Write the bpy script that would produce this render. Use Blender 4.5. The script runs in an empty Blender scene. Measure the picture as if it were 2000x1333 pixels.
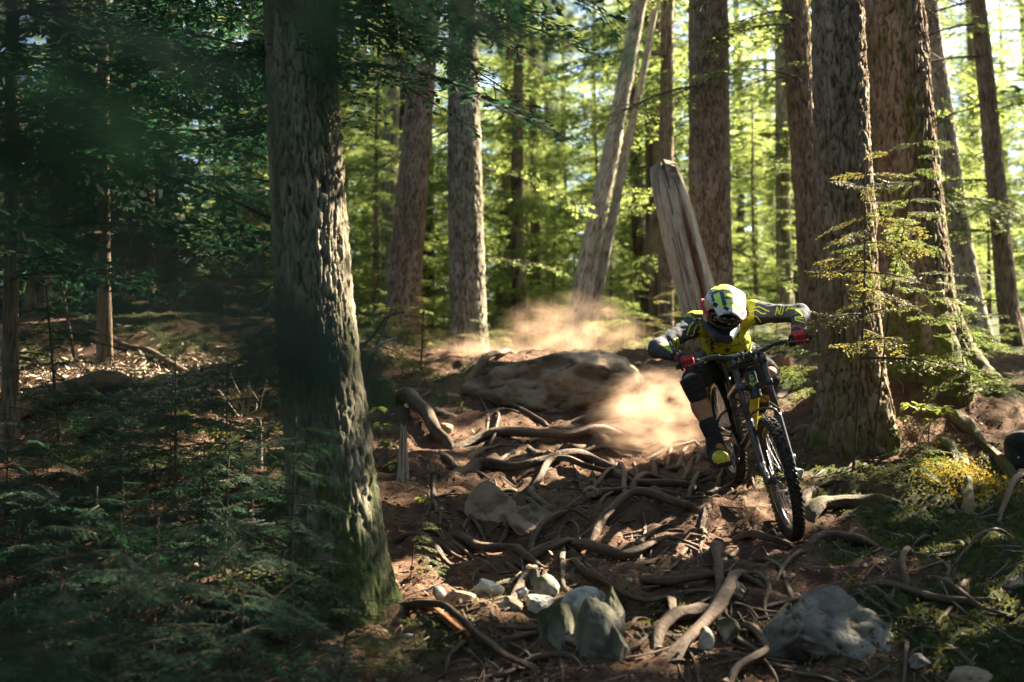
import bpy, math, numpy as np
from mathutils import Vector, Matrix
from mathutils.bvhtree import BVHTree

# ------------------------------------------------------------------ camera, sky, sun, exposure
R_ = math.radians
scene = bpy.context.scene
COL = scene.collection
PITCH = R_(7.0); FPX = 2778.0; CAM = np.array([0.0, 0.0, 1.2])
cam_d = bpy.data.cameras.new('camera'); cam_o = bpy.data.objects.new('camera', cam_d)
COL.objects.link(cam_o); scene.camera = cam_o
cam_o.location = CAM; cam_o.rotation_euler = (math.pi / 2 + PITCH, 0, 0)
cam_d.sensor_width = 36.0; cam_d.lens = 50.0; cam_d.clip_start = 0.05; cam_d.clip_end = 2000
cam_d.dof.use_dof = True; cam_d.dof.focus_distance = 8.3; cam_d.dof.aperture_fstop = 2.0

SUN_AZ, SUN_EL = R_(54), R_(41)          # to the right of straight ahead, above the horizon
SUN = np.array([math.sin(SUN_AZ) * math.cos(SUN_EL), math.cos(SUN_AZ) * math.cos(SUN_EL), math.sin(SUN_EL)])
world = bpy.data.worlds.new('World'); scene.world = world; world.use_nodes = True
wn = world.node_tree; wn.nodes.clear()
sky = wn.nodes.new('ShaderNodeTexSky'); sky.sky_type = 'NISHITA'; sky.sun_disc = False
sky.sun_elevation = SUN_EL; sky.sun_rotation = SUN_AZ; sky.air_density = 1.0; sky.dust_density = 1.4
bg = wn.nodes.new('ShaderNodeBackground'); bg.inputs['Strength'].default_value = 0.05
wo = wn.nodes.new('ShaderNodeOutputWorld')
wn.links.new(sky.outputs[0], bg.inputs[0]); wn.links.new(bg.outputs[0], wo.inputs[0])
sun_d = bpy.data.lights.new('sun', 'SUN'); sun_d.energy = 5.0; sun_d.angle = R_(0.5); sun_d.color = (1.0, 0.85, 0.63)
sun_o = bpy.data.objects.new('sun', sun_d); COL.objects.link(sun_o)
sun_o.rotation_euler = Vector(SUN).to_track_quat('Z', 'Y').to_euler(); sun_o.location = (20, 14, 18)

scene.view_settings.view_transform = 'Standard'; scene.view_settings.look = 'None'
scene.view_settings.exposure = 3.55; scene.view_settings.gamma = 1.0
scene.render.engine = 'CYCLES'
cy = scene.cycles
cy.use_denoising = True; cy.use_adaptive_sampling = True; cy.adaptive_threshold = 0.01
cy.max_bounces = 6; cy.diffuse_bounces = 3; cy.glossy_bounces = 2; cy.transmission_bounces = 4
cy.volume_bounces = 1; cy.transparent_max_bounces = 8; cy.caustics_reflective = False; cy.caustics_refractive = False
cy.sample_clamp_indirect = 6.0; cy.volume_max_steps = 64; cy.volume_step_rate = 2.0

# ------------------------------------------------------------------ geometry of the view
_cp, _sp = math.cos(PITCH), math.sin(PITCH)
def ray(px, py):
    u, v = px - 1000.0, 666.5 - py
    return np.array([u, FPX * _cp - v * _sp, FPX * _sp + v * _cp])
def at(px, py, Y):                       # the point seen at pixel (px, py) of the 2000 px photo, Y metres ahead
    d = ray(px, py); return CAM + d * (Y / d[1])
def proj(p):
    q = np.asarray(p, float) - CAM
    f = q[1] * _cp + q[2] * _sp; u = q[0]; v = -q[1] * _sp + q[2] * _cp
    return np.array([1000 + u / f * FPX, 666.5 - v / f * FPX])
def unit(v): v = np.asarray(v, float); return v / (np.linalg.norm(v) + 1e-12)

# ------------------------------------------------------------------ noise
def _h(i, j, k, s):
    n = (i * 374761393 + j * 668265263 + k * 2147483647 + s * 1274126177).astype(np.int64) & 0xffffffff
    n = ((n ^ (n >> 13)) * 1274126177) & 0xffffffff
    return ((n ^ (n >> 16)) & 0xffff) / 65535.0
def vn(x, y, z=0.0, s=0):
    x, y, z = np.broadcast_arrays(np.asarray(x, float), np.asarray(y, float), np.asarray(z, float))
    xi, yi, zi = [np.floor(a).astype(np.int64) for a in (x, y, z)]
    f = [a - b for a, b in ((x, xi), (y, yi), (z, zi))]; f = [a * a * a * (a * (a * 6 - 15) + 10) for a in f]
    r = 0.0
    for a in (0, 1):
        wa = f[0] if a else 1 - f[0]
        for b in (0, 1):
            wb = wa * (f[1] if b else 1 - f[1])
            for c in (0, 1):
                r = r + wb * (f[2] if c else 1 - f[2]) * _h(xi + a, yi + b, zi + c, s)
    return r * 2 - 1
def fbm(x, y, z=0.0, s=0, o=4):
    r, a, k = 0.0, 1.0, 1.0
    for i in range(o):
        r = r + a * vn(x * k + i * 17.3, y * k - i * 9.1, z * k + i * 3.7, s + i); a *= 0.5; k *= 2.03
    return r
def worley(x, y, period=0, s=0):         # F1, F2, cell value; periodic in x when period is set
    xi, yi = np.floor(x).astype(np.int64), np.floor(y).astype(np.int64)
    f1 = np.full(x.shape, 9.0); f2 = f1.copy(); cv = np.zeros(x.shape)
    for a in (-1, 0, 1):
        for b in (-1, 0, 1):
            ci, cj = xi + a, yi + b
            hi = ci % period if period else ci
            px = ci + 0.1 + 0.8 * _h(hi, cj, 0 * cj, s); py = cj + 0.1 + 0.8 * _h(hi, cj, 0 * cj, s + 7)
            d = np.hypot(x - px, y - py); v = _h(hi, cj, 0 * cj, s + 13)
            m = d < f1; f2 = np.where(m, f1, np.minimum(f2, d)); cv = np.where(m, v, cv); f1 = np.where(m, d, f1)
    return f1, f2, cv
def sst(a, b, x): t = np.clip((x - a) / (b - a), 0, 1); return t * t * (3 - 2 * t)

# ------------------------------------------------------------------ meshes and objects
def mesh(name, V, F, smooth=True, attrs=None, mats=None, midx=None):
    V = np.asarray(V, np.float32).reshape(-1, 3); F = np.asarray(F, np.int32)
    me = bpy.data.meshes.new(name); n, k = F.shape
    cnt = np.full(n, k, np.int32)
    if k == 4: cnt[F[:, 2] == F[:, 3]] = 3
    keep = np.arange(k)[None] < cnt[:, None]; lv = F[keep]; st = np.r_[0, np.cumsum(cnt)[:-1]].astype(np.int32)
    me.vertices.add(len(V)); me.vertices.foreach_set('co', V.ravel())
    me.loops.add(len(lv)); me.loops.foreach_set('vertex_index', lv.astype(np.int32))
    me.polygons.add(n); me.polygons.foreach_set('loop_start', st)
    me.polygons.foreach_set('loop_total', cnt)
    me.polygons.foreach_set('use_smooth', np.full(n, smooth))
    for m in (mats or []): me.materials.append(m)
    if midx is not None: me.polygons.foreach_set('material_index', np.asarray(midx, np.int32))
    me.update(calc_edges=True)
    for kx, v in (attrs or {}).items():
        a = me.attributes.new(kx, 'FLOAT', 'POINT'); a.data.foreach_set('value', np.asarray(v, np.float32).ravel())
    return me
def obj(name, me, mat=None, parent=None, label=None, cat=None, group=None, kind=None, loc=None):
    o = bpy.data.objects.new(name, me); COL.objects.link(o)
    if mat is not None and me is not None:
        me.materials.clear(); me.materials.append(mat)
    if parent is not None: o.parent = parent
    tag(o, label, cat, group, kind)
    if loc is not None: o.location = [float(c) for c in loc]
    return o
def tag(o, label=None, cat=None, group=None, kind=None):
    for k, v in (('label', label), ('category', cat), ('group', group), ('kind', kind)):
        if v: o[k] = v
    return o
def empty(name, loc=(0, 0, 0), **kw):
    o = obj(name, None, loc=loc, **kw); o.empty_display_size = 0.1; return o
def under(child, parent):                # child mesh is in world coordinates; keep it there
    child.parent = parent; child.matrix_parent_inverse = Matrix.Translation(-Vector(parent.location)); return child
class Bag:                               # collects quads
    def __init__(s): s.V, s.F, s.M, s.n = [], [], [], 0
    def add(s, V, F, m=0):
        V = np.asarray(V, float).reshape(-1, 3); F = np.asarray(F, int)
        if F.shape[1] == 3: F = np.c_[F, F[:, 2:]]
        s.V.append(V); s.F.append(F + s.n); s.M.append(np.full(len(F), m)); s.n += len(V); return s
    def get(s): return np.vstack(s.V), np.vstack(s.F), np.concatenate(s.M)
    def mesh(s, name, smooth=True, mats=None, attrs=None):
        V, F, M = s.get(); return mesh(name, V, F, smooth, attrs, mats, M if mats else None)
def frames(P, up=(0, 0, 1)):
    P = np.asarray(P, float); T = np.gradient(P, axis=0); T /= np.linalg.norm(T, axis=1)[:, None] + 1e-12
    n = np.cross(T[0], up); n = n if np.linalg.norm(n) > 1e-3 else np.cross(T[0], (1, 0, 0)); N = [unit(n)]
    for i in range(1, len(P)):
        v = N[-1] - T[i] * (N[-1] @ T[i]); N.append(unit(v))
    N = np.array(N); return T, N, np.cross(T, N)
def tube(P, r, k=8, cap=True, up=(0, 0, 1), ell=1.0):
    P = np.asarray(P, float); r = np.broadcast_to(np.asarray(r, float), (len(P),)) if np.ndim(r) < 2 else np.asarray(r)
    T, N, B = frames(P, up); a = np.linspace(0, 2 * math.pi, k, endpoint=False)
    rr = r[:, None] if r.ndim == 1 else r
    V = P[:, None] + (np.cos(a)[None, :, None] * N[:, None] * rr[..., None] + np.sin(a)[None, :, None] * B[:, None] * rr[..., None] * ell)
    m = len(P); i = np.arange(m - 1)[:, None] * k; j = np.arange(k)[None]; j2 = (j + 1) % k
    F = np.stack([i + j, i + j2, i + k + j2, i + k + j], -1).reshape(-1, 4); V = V.reshape(-1, 3)
    if cap:
        n0 = len(V); V = np.vstack([V, P[0], P[-1]]); j = np.arange(k); j2 = (j + 1) % k
        F = np.vstack([F, np.c_[j2, j, np.full(k, n0), np.full(k, n0)], np.c_[(m - 1) * k + j, (m - 1) * k + j2, np.full(k, n0 + 1), np.full(k, n0 + 1)]])
    return V, F
def spline(P, n):                        # Catmull-Rom through P, n samples
    P = np.asarray(P, float); Q = np.vstack([2 * P[0] - P[1], P, 2 * P[-1] - P[-2]])
    d = np.r_[0, np.cumsum(np.linalg.norm(np.diff(P[:, :3], axis=0), axis=1))]; u = np.interp(np.linspace(0, d[-1], n), d, np.arange(len(P)))
    i = np.clip(u.astype(int), 0, len(P) - 2); t = (u - i)[:, None]
    a, b, c, e = Q[i], Q[i + 1], Q[i + 2], Q[i + 3]
    return 0.5 * (2 * b + (c - a) * t + (2 * a - 5 * b + 4 * c - e) * t ** 2 + (3 * b - a - 3 * c + e) * t ** 3)

# signed-distance modelling, polygonised with surface nets
def sd_cone(P, a, b, ra, rb):
    a, b = np.asarray(a, float), np.asarray(b, float); ba = b - a
    t = np.clip(((P - a) @ ba) / (ba @ ba + 1e-12), 0, 1); return np.linalg.norm(P - a - t[..., None] * ba, axis=-1) - (ra + (rb - ra) * t)
def sd_ell(P, c, r, M=None):
    q = P - np.asarray(c, float)
    if M is not None: q = q @ np.asarray(M)      # columns of M are the ellipsoid's axes
    k = np.linalg.norm(q / np.asarray(r), axis=-1); return (k - 1) * min(r)
def sd_box(P, c, r, M=None, rad=0.0):
    q = P - np.asarray(c, float)
    if M is not None: q = q @ np.asarray(M)
    d = np.abs(q) - (np.asarray(r) - rad); return np.linalg.norm(np.maximum(d, 0), axis=-1) + np.minimum(d.max(-1), 0) - rad
def smin(a, b, k): h = np.clip(0.5 + 0.5 * (b - a) / k, 0, 1); return b + (a - b) * h - k * h * (1 - h)
def smax(a, b, k): return -smin(-a, -b, k)
def nets(fn, lo, hi, h):
    lo, hi = np.asarray(lo, float), np.asarray(hi, float); n = np.ceil((hi - lo) / h).astype(int) + 1
    ax = [lo[i] + h * np.arange(n[i]) for i in range(3)]; G = np.stack(np.meshgrid(*ax, indexing='ij'), -1); D = fn(G); s = D < 0
    acc = np.zeros(tuple(n - 1) + (3,)); cnt = np.zeros(tuple(n - 1))
    cor = [(a, b, c) for a in (0, 1) for b in (0, 1) for c in (0, 1)]
    sl = lambda o: tuple(slice(o[i], n[i] - 1 + o[i]) for i in range(3))
    for c in cor:
        for d in range(3):
            if c[d]: continue
            e = list(c); e[d] = 1; e = tuple(e); d0, d1 = D[sl(c)], D[sl(e)]; m = (d0 < 0) != (d1 < 0)
            t = np.where(m, d0 / np.where(np.abs(d0 - d1) < 1e-12, 1, d0 - d1), 0); p = np.broadcast_to(np.array(c, float), acc.shape).copy(); p[..., d] += t
            acc += np.where(m[..., None], p, 0); cnt += m
    act = cnt > 0; idx = np.full(act.shape, -1); idx[act] = np.arange(act.sum())
    V = np.argwhere(act) + acc[act] / cnt[act][:, None]; V = lo + V * h; F = []
    for d in range(3):
        e = [0, 0, 0]; e[d] = 1; a = s[tuple(slice(0, n[i] - e[i]) for i in range(3))]; b = s[tuple(slice(e[i], n[i]) for i in range(3))]
        I = np.argwhere(a != b); sg = a[a != b]; u, v = (d + 1) % 3, (d + 2) % 3
        ok = (I[:, u] > 0) & (I[:, v] > 0) & (I[:, u] < n[u] - 1) & (I[:, v] < n[v] - 1); I, sg = I[ok], sg[ok]
        q = []
        for du, dv in ((-1, -1), (0, -1), (0, 0), (-1, 0)):
            J = I.copy(); J[:, u] += du; J[:, v] += dv; q.append(idx[J[:, 0], J[:, 1], J[:, 2]])
        q = np.stack(q, -1); F.append(np.where(sg[:, None], q, q[:, ::-1]))
    return V, np.vstack(F)

# ------------------------------------------------------------------ materials
def mat(name, base=(0.5, 0.5, 0.5), rough=0.7, alt=None, nscale=8.0, detail=6.0, bump=0.0, bscale=None, metal=0.0, spec=0.4,
        attr=None, acols=None, extra=None, coat=0.0, stretch=None, lo=0.35, hi=0.65, bdist=0.01):
    m = bpy.data.materials.new(name); m.use_nodes = True; nt = m.node_tree; N, L = nt.nodes, nt.links
    b = N['Principled BSDF']; b.inputs['Roughness'].default_value = rough; b.inputs['Metallic'].default_value = metal
    b.inputs['Specular IOR Level'].default_value = spec; b.inputs['Coat Weight'].default_value = coat
    b.inputs['Base Color'].default_value = (*base, 1)
    tc = N.new('ShaderNodeTexCoord'); co = tc.outputs['Object']
    if stretch:
        mp = N.new('ShaderNodeMapping'); mp.inputs['Scale'].default_value = stretch; L.new(co, mp.inputs[0]); co = mp.outputs[0]
    col = None
    if alt:
        nz = N.new('ShaderNodeTexNoise'); nz.inputs['Scale'].default_value = nscale; nz.inputs['Detail'].default_value = detail
        nz.inputs['Roughness'].default_value = 0.65; L.new(co, nz.inputs['Vector'])
        mr = N.new('ShaderNodeMapRange'); mr.inputs[1].default_value = lo; mr.inputs[2].default_value = hi; L.new(nz.outputs[0], mr.inputs[0])
        mx = N.new('ShaderNodeMix'); mx.data_type = 'RGBA'; L.new(mr.outputs[0], mx.inputs[0])
        mx.inputs[6].default_value = (*base, 1); mx.inputs[7].default_value = (*alt, 1); col = mx.outputs[2]
    for (an, c, amt) in (attr or []):    # mesh attribute an mixes colour c over what is below
        at_ = N.new('ShaderNodeAttribute'); at_.attribute_name = an; f = at_.outputs['Fac']
        ml = N.new('ShaderNodeMath'); ml.operation = 'MULTIPLY'; ml.use_clamp = True; ml.inputs[1].default_value = amt; L.new(f, ml.inputs[0])
        mx = N.new('ShaderNodeMix'); mx.data_type = 'RGBA'; L.new(ml.outputs[0], mx.inputs[0])
        if col is None: mx.inputs[6].default_value = (*base, 1)
        else: L.new(col, mx.inputs[6])
        if isinstance(c[0], tuple):
            nz = N.new('ShaderNodeTexNoise'); nz.inputs['Scale'].default_value = c[2]; nz.inputs['Detail'].default_value = 5; L.new(tc.outputs['Object'], nz.inputs['Vector'])
            m2 = N.new('ShaderNodeMix'); m2.data_type = 'RGBA'; mr = N.new('ShaderNodeMapRange'); mr.inputs[1].default_value = 0.35; mr.inputs[2].default_value = 0.65
            L.new(nz.outputs[0], mr.inputs[0]); L.new(mr.outputs[0], m2.inputs[0])
            m2.inputs[6].default_value = (*c[0], 1); m2.inputs[7].default_value = (*c[1], 1); L.new(m2.outputs[2], mx.inputs[7])
        else: mx.inputs[7].default_value = (*c, 1)
        col = mx.outputs[2]
    if col is not None: L.new(col, b.inputs['Base Color'])
    if bump:
        nz = N.new('ShaderNodeTexNoise'); nz.inputs['Scale'].default_value = bscale or nscale * 4; nz.inputs['Detail'].default_value = 8; nz.inputs['Roughness'].default_value = 0.7
        L.new(co, nz.inputs['Vector']); bp = N.new('ShaderNodeBump'); bp.inputs['Strength'].default_value = bump; bp.inputs['Distance'].default_value = bdist
        L.new(nz.outputs[0], bp.inputs['Height']); L.new(bp.outputs[0], b.inputs['Normal'])
    return m
def leaf_mat(name, c1, c2, trans, tw=0.45, nscale=1.2, rough=0.55):
    m = bpy.data.materials.new(name); m.use_nodes = True; nt = m.node_tree; N, L = nt.nodes, nt.links; b = N['Principled BSDF']
    tc = N.new('ShaderNodeTexCoord'); nz = N.new('ShaderNodeTexNoise'); nz.inputs['Scale'].default_value = nscale; nz.inputs['Detail'].default_value = 4
    L.new(tc.outputs['Object'], nz.inputs['Vector']); mr = N.new('ShaderNodeMapRange'); mr.inputs[1].default_value = 0.35; mr.inputs[2].default_value = 0.65; L.new(nz.outputs[0], mr.inputs[0])
    oi = N.new('ShaderNodeObjectInfo')
    mx = N.new('ShaderNodeMix'); mx.data_type = 'RGBA'; L.new(mr.outputs[0], mx.inputs[0]); mx.inputs[6].default_value = (*c1, 1); mx.inputs[7].default_value = (*c2, 1)
    hs = N.new('ShaderNodeHueSaturation'); L.new(mx.outputs[2], hs.inputs['Color'])
    m1 = N.new('ShaderNodeMapRange'); m1.inputs[3].default_value = 0.75; m1.inputs[4].default_value = 1.2; L.new(oi.outputs['Random'], m1.inputs[0]); L.new(m1.outputs[0], hs.inputs['Value'])
    L.new(hs.outputs[0], b.inputs['Base Color']); b.inputs['Roughness'].default_value = rough; b.inputs['Specular IOR Level'].default_value = 0.3
    tr = N.new('ShaderNodeBsdfTranslucent'); tr.inputs[0].default_value = (*trans, 1)
    ms = N.new('ShaderNodeMixShader'); ms.inputs[0].default_value = tw; L.new(b.outputs[0], ms.inputs[1]); L.new(tr.outputs[0], ms.inputs[2])
    L.new(ms.outputs[0], N['Material Output'].inputs['Surface']); return m
M = {}
M['bark'] = mat('bark', (0.13, 0.092, 0.062), 0.9, (0.24, 0.178, 0.122), 9, attr=[('cav', (0.045, 0.026, 0.017), 1.0), ('pale', (0.38, 0.32, 0.25), 0.6), ('moss', ((0.05, 0.06, 0.015), (0.11, 0.115, 0.03), 25), 1.0)], bump=0.6, bscale=70, spec=0.2)
M['bark_grey'] = mat('bark_grey', (0.14, 0.125, 0.085), 0.9, (0.26, 0.235, 0.17), 10, attr=[('cav', (0.03, 0.026, 0.017), 1.0), ('pale', (0.36, 0.34, 0.27), 0.7), ('moss', ((0.04, 0.06, 0.018), (0.09, 0.115, 0.035), 25), 1.0)], bump=0.9, bscale=90, spec=0.2)
M['bark_pale'] = mat('bark_pale', (0.24, 0.19, 0.15), 0.9, (0.38, 0.33, 0.27), 7, attr=[('cav', (0.06, 0.045, 0.035), 1.0), ('pale', (0.45, 0.41, 0.35), 0.6)], bump=0.5, bscale=50, spec=0.2)
M['deadwood'] = mat('deadwood', (0.30, 0.235, 0.165), 0.85, (0.50, 0.43, 0.34), 9, attr=[('cav', (0.07, 0.035, 0.02), 1.0), ('rot', (0.20, 0.07, 0.025), 1.0), ('moss', ((0.05, 0.06, 0.012), (0.12, 0.12, 0.03), 40), 1.0)], bump=0.5, bscale=30, stretch=(4, 4, 0.6), spec=0.2)
M['root'] = mat('root', (0.055, 0.035, 0.023), 0.75, (0.125, 0.082, 0.054), 16, 9, attr=[('worn_lit', (0.21, 0.14, 0.09), 0.55), ('moss', ((0.05, 0.06, 0.012), (0.12, 0.12, 0.03), 40), 1.0)], bump=1.0, bscale=40, spec=0.3, bdist=0.025)
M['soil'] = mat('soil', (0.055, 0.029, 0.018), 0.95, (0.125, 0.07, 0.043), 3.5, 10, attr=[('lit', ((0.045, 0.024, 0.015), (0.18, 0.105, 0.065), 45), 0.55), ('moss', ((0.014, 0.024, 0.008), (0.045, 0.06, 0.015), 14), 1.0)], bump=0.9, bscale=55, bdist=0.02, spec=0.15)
M['rock'] = mat('rock', (0.16, 0.145, 0.12), 0.85, (0.34, 0.315, 0.27), 5, 11, attr=[('cav', (0.05, 0.042, 0.034), 1.0), ('moss', ((0.045, 0.055, 0.02), (0.10, 0.11, 0.04), 20), 1.0)], bump=1.0, bscale=28, spec=0.2, bdist=0.03)
M['rock_warm'] = mat('rock_warm', (0.25, 0.185, 0.125), 0.9, (0.40, 0.315, 0.225), 4, 11, attr=[('cav', (0.06, 0.04, 0.028), 1.0), ('moss', ((0.045, 0.055, 0.02), (0.09, 0.10, 0.035), 20), 1.0)], bump=1.0, bscale=26, spec=0.15, bdist=0.03)
M['rock_pale'] = mat('rock_pale', (0.27, 0.26, 0.235), 0.85, (0.48, 0.465, 0.43), 7, 11, attr=[('cav', (0.12, 0.115, 0.105), 1.0), ('moss', ((0.06, 0.075, 0.03), (0.11, 0.125, 0.05), 20), 1.0)], bump=0.6, bscale=40, spec=0.25)
M['rotwood'] = mat('rotwood', (0.16, 0.06, 0.025), 0.95, (0.36, 0.17, 0.08), 30, bump=0.6, bscale=60, spec=0.15)
M['twig'] = mat('twig', (0.11, 0.085, 0.065), 0.9, (0.22, 0.18, 0.14), 20, spec=0.2)
M['twig_dark'] = mat('twig_dark', (0.05, 0.037, 0.028), 0.9, (0.09, 0.07, 0.055), 20, spec=0.2)
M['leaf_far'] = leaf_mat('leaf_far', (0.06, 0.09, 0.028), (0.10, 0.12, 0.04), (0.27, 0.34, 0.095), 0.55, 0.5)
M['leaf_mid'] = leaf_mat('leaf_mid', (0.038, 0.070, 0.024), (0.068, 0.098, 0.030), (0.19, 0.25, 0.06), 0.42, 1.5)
M['leaf_shade'] = leaf_mat('leaf_shade', (0.015, 0.044, 0.030), (0.026, 0.064, 0.038), (0.04, 0.12, 0.055), 0.35, 2.0, 0.85)  # shade and its teal cast put into the leaf colour
M['leaf_gold'] = leaf_mat('leaf_gold', (0.075, 0.088, 0.024), (0.115, 0.115, 0.035), (0.26, 0.24, 0.06), 0.42, 3.0)
M['leaf_broad'] = leaf_mat('leaf_broad', (0.07, 0.11, 0.022), (0.11, 0.14, 0.03), (0.26, 0.30, 0.05), 0.45, 6.0, 0.45)
M['moss_tuft'] = leaf_mat('moss_tuft', (0.028, 0.040, 0.010), (0.075, 0.078, 0.018), (0.12, 0.12, 0.025), 0.3, 3.0, 0.8)
M['moss_sunlit'] = leaf_mat('moss_sunlit', (0.09, 0.085, 0.016), (0.15, 0.12, 0.022), (0.24, 0.18, 0.03), 0.35, 3.0, 0.8)  # moss tinted golden, the sunlight on it is in the colour
M['needle'] = mat('needle', (0.07, 0.035, 0.02), 0.9, (0.22, 0.12, 0.065), 25, spec=0.2)
# ================================================================== the ground
_prof = [(4.0, 1640), (5.0, 1455), (5.9, 1335), (6.35, 1240), (6.75, 1152), (7.1, 1112), (7.6, 1082), (8.0, 1057), (8.2, 1038), (8.4, 1004), (8.8, 972), (9.2, 944),
         (9.8, 915), (10.3, 892), (10.6, 872), (10.9, 838), (11.5, 806), (12.2, 772), (12.9, 726), (13.4, 706), (14.5, 700)]
_py = np.array([-40, -5, 1.0, 2.5] + [p[0] for p in _prof] + [16, 19, 24, 32, 60, 150, 400, 900])
_pz = np.array([-6, -0.5, 0.02, 0.14] + [at(1000, p[1], p[0])[2] for p in _prof] + [2.86, 2.75, 2.55, 2.3, 1.5, -2, -8, -20])
_yy = np.linspace(-40, 900, 94001); _zz = np.interp(_yy, _py, _pz)
_k = np.hanning(31); _k /= _k.sum(); _zz = np.convolve(np.pad(_zz, 15, mode='edge'), _k, 'valid')
def gmacro(x, y):
    z = np.interp(y, _yy, _zz)
    z = z + 0.30 * np.exp(-((x - 3.0) / 1.25) ** 2 - ((y - 10.9) / 1.1) ** 2)
    z = z + 1.35 * sst(0.9, 3.0, x) * sst(14.3, 20.5, y) * (1 - sst(26, 40, y))
    z = z + 0.22 * sst(1.2, 2.4, -x) * sst(9.6, 11.2, y) + 0.35 * sst(1.5, 4, -x) * sst(12, 16, y) * (1 - sst(30, 60, y))
    z = z - 0.10 * np.exp(-((x + 0.15) / 0.45) ** 2 - ((y - 7.2) / 0.7) ** 2)
    z = z + 0.16 * sst(0.85, 1.5, -x) * sst(7.0, 8.6, y) - 0.25 * sst(1.2, 3, -x) * (1 - sst(5.5, 8, y))
    return z
def g(x, y):
    x, y = np.asarray(x, float), np.asarray(y, float); near = 1 / (1 + (np.hypot(x, y - 9) / 14) ** 2)
    d = 0.07 * fbm(x * 1.1, y * 1.1, 0, 3, 3) + near * (0.028 * fbm(x * 3.1, y * 3.1, 0, 11, 3) + 0.024 * fbm(x * 9, y * 9, 0, 21, 4) + 0.010 * np.abs(vn(x * 26, y * 26, 0, 31)))
    f1, f2, _ = worley(x * 2.6 + 0.4 * vn(x * 3, y * 3), y * 2.6); d = d + 0.020 * near * sst(0.0, 0.35, f2 - f1) - 0.012 * near
    return gmacro(x, y) + d
def graded(a, b, step, lo, hi, gr=1.16):
    m = list(np.arange(a, b + 1e-6, step)); s = step; v = a; L = []
    while v > lo: s *= gr; v -= s; L.append(v)
    s = step; v = m[-1]; Rr = []
    while v < hi: s *= gr; v += s; Rr.append(v)
    return np.array(L[::-1] + m + Rr)
gx = graded(-2.9, 4.3, 0.024, -420, 420); gy = graded(5.5, 14.3, 0.025, -30, 800)
GX, GY = np.meshgrid(gx, gy, indexing='ij'); GZ = g(GX, GY)
def gz(x, y):                            # height of the built sheet
    x, y = np.asarray(x, float), np.asarray(y, float)
    i = np.clip(np.searchsorted(gx, x) - 1, 0, len(gx) - 2); j = np.clip(np.searchsorted(gy, y) - 1, 0, len(gy) - 2)
    u = (x - gx[i]) / (gx[i + 1] - gx[i]); v = (y - gy[j]) / (gy[j + 1] - gy[j])
    return GZ[i, j] * (1 - u) * (1 - v) + GZ[i + 1, j] * u * (1 - v) + GZ[i, j + 1] * (1 - u) * v + GZ[i + 1, j + 1] * u * v
_ts = np.concatenate([np.arange(2.0, 18, 0.01), np.arange(18, 60, 0.1)])
def hit(px, py):                         # the ground point seen at a pixel
    d = ray(px, py); d = d / d[1]; P = CAM + _ts[:, None] * d; m = np.nonzero(P[:, 2] < gz(P[:, 0], P[:, 1]))[0]
    return P[m[0]] if len(m) else CAM + 14.3 * d
def mossy(x, y):                         # where ground moss grows
    r = sst(1.25, 2.2, x - 0.12 * (y - 8)) * (1 - 0.7 * sst(8.6, 10.4, y) * (1 - sst(13, 14.5, y)))
    l = sst(0.75, 1.35, -x) * (0.42 + 0.3 * sst(9.5, 11, y))
    back = sst(14.3, 16.5, y)
    m = np.maximum(np.maximum(r, l), back) + 0.75 * fbm(x * 1.7, y * 1.7, 0, 40, 4) * 0.8
    m = m - 1.2 * np.exp(-((x + 3.2) / 1.0) ** 2 - ((y - 11.1) / .9) ** 2)  # moss cleared here to make the left bank look sunlit
    return np.clip(sst(0.25, 0.9, m), 0, 1)
n0, n1 = GX.shape; I = np.arange(n0 * n1).reshape(n0, n1)
F = np.stack([I[:-1, :-1], I[1:, :-1], I[1:, 1:], I[:-1, 1:]], -1).reshape(-1, 4)
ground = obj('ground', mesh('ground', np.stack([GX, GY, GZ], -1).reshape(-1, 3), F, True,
    {'moss': mossy(GX, GY), 'lit': sst(-0.2, 0.5, fbm(GX * 2.3, GY * 2.3, 0, 60, 4))}), M['soil'], kind='structure', label='brown root-laced forest floor and trail', cat='ground')

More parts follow.
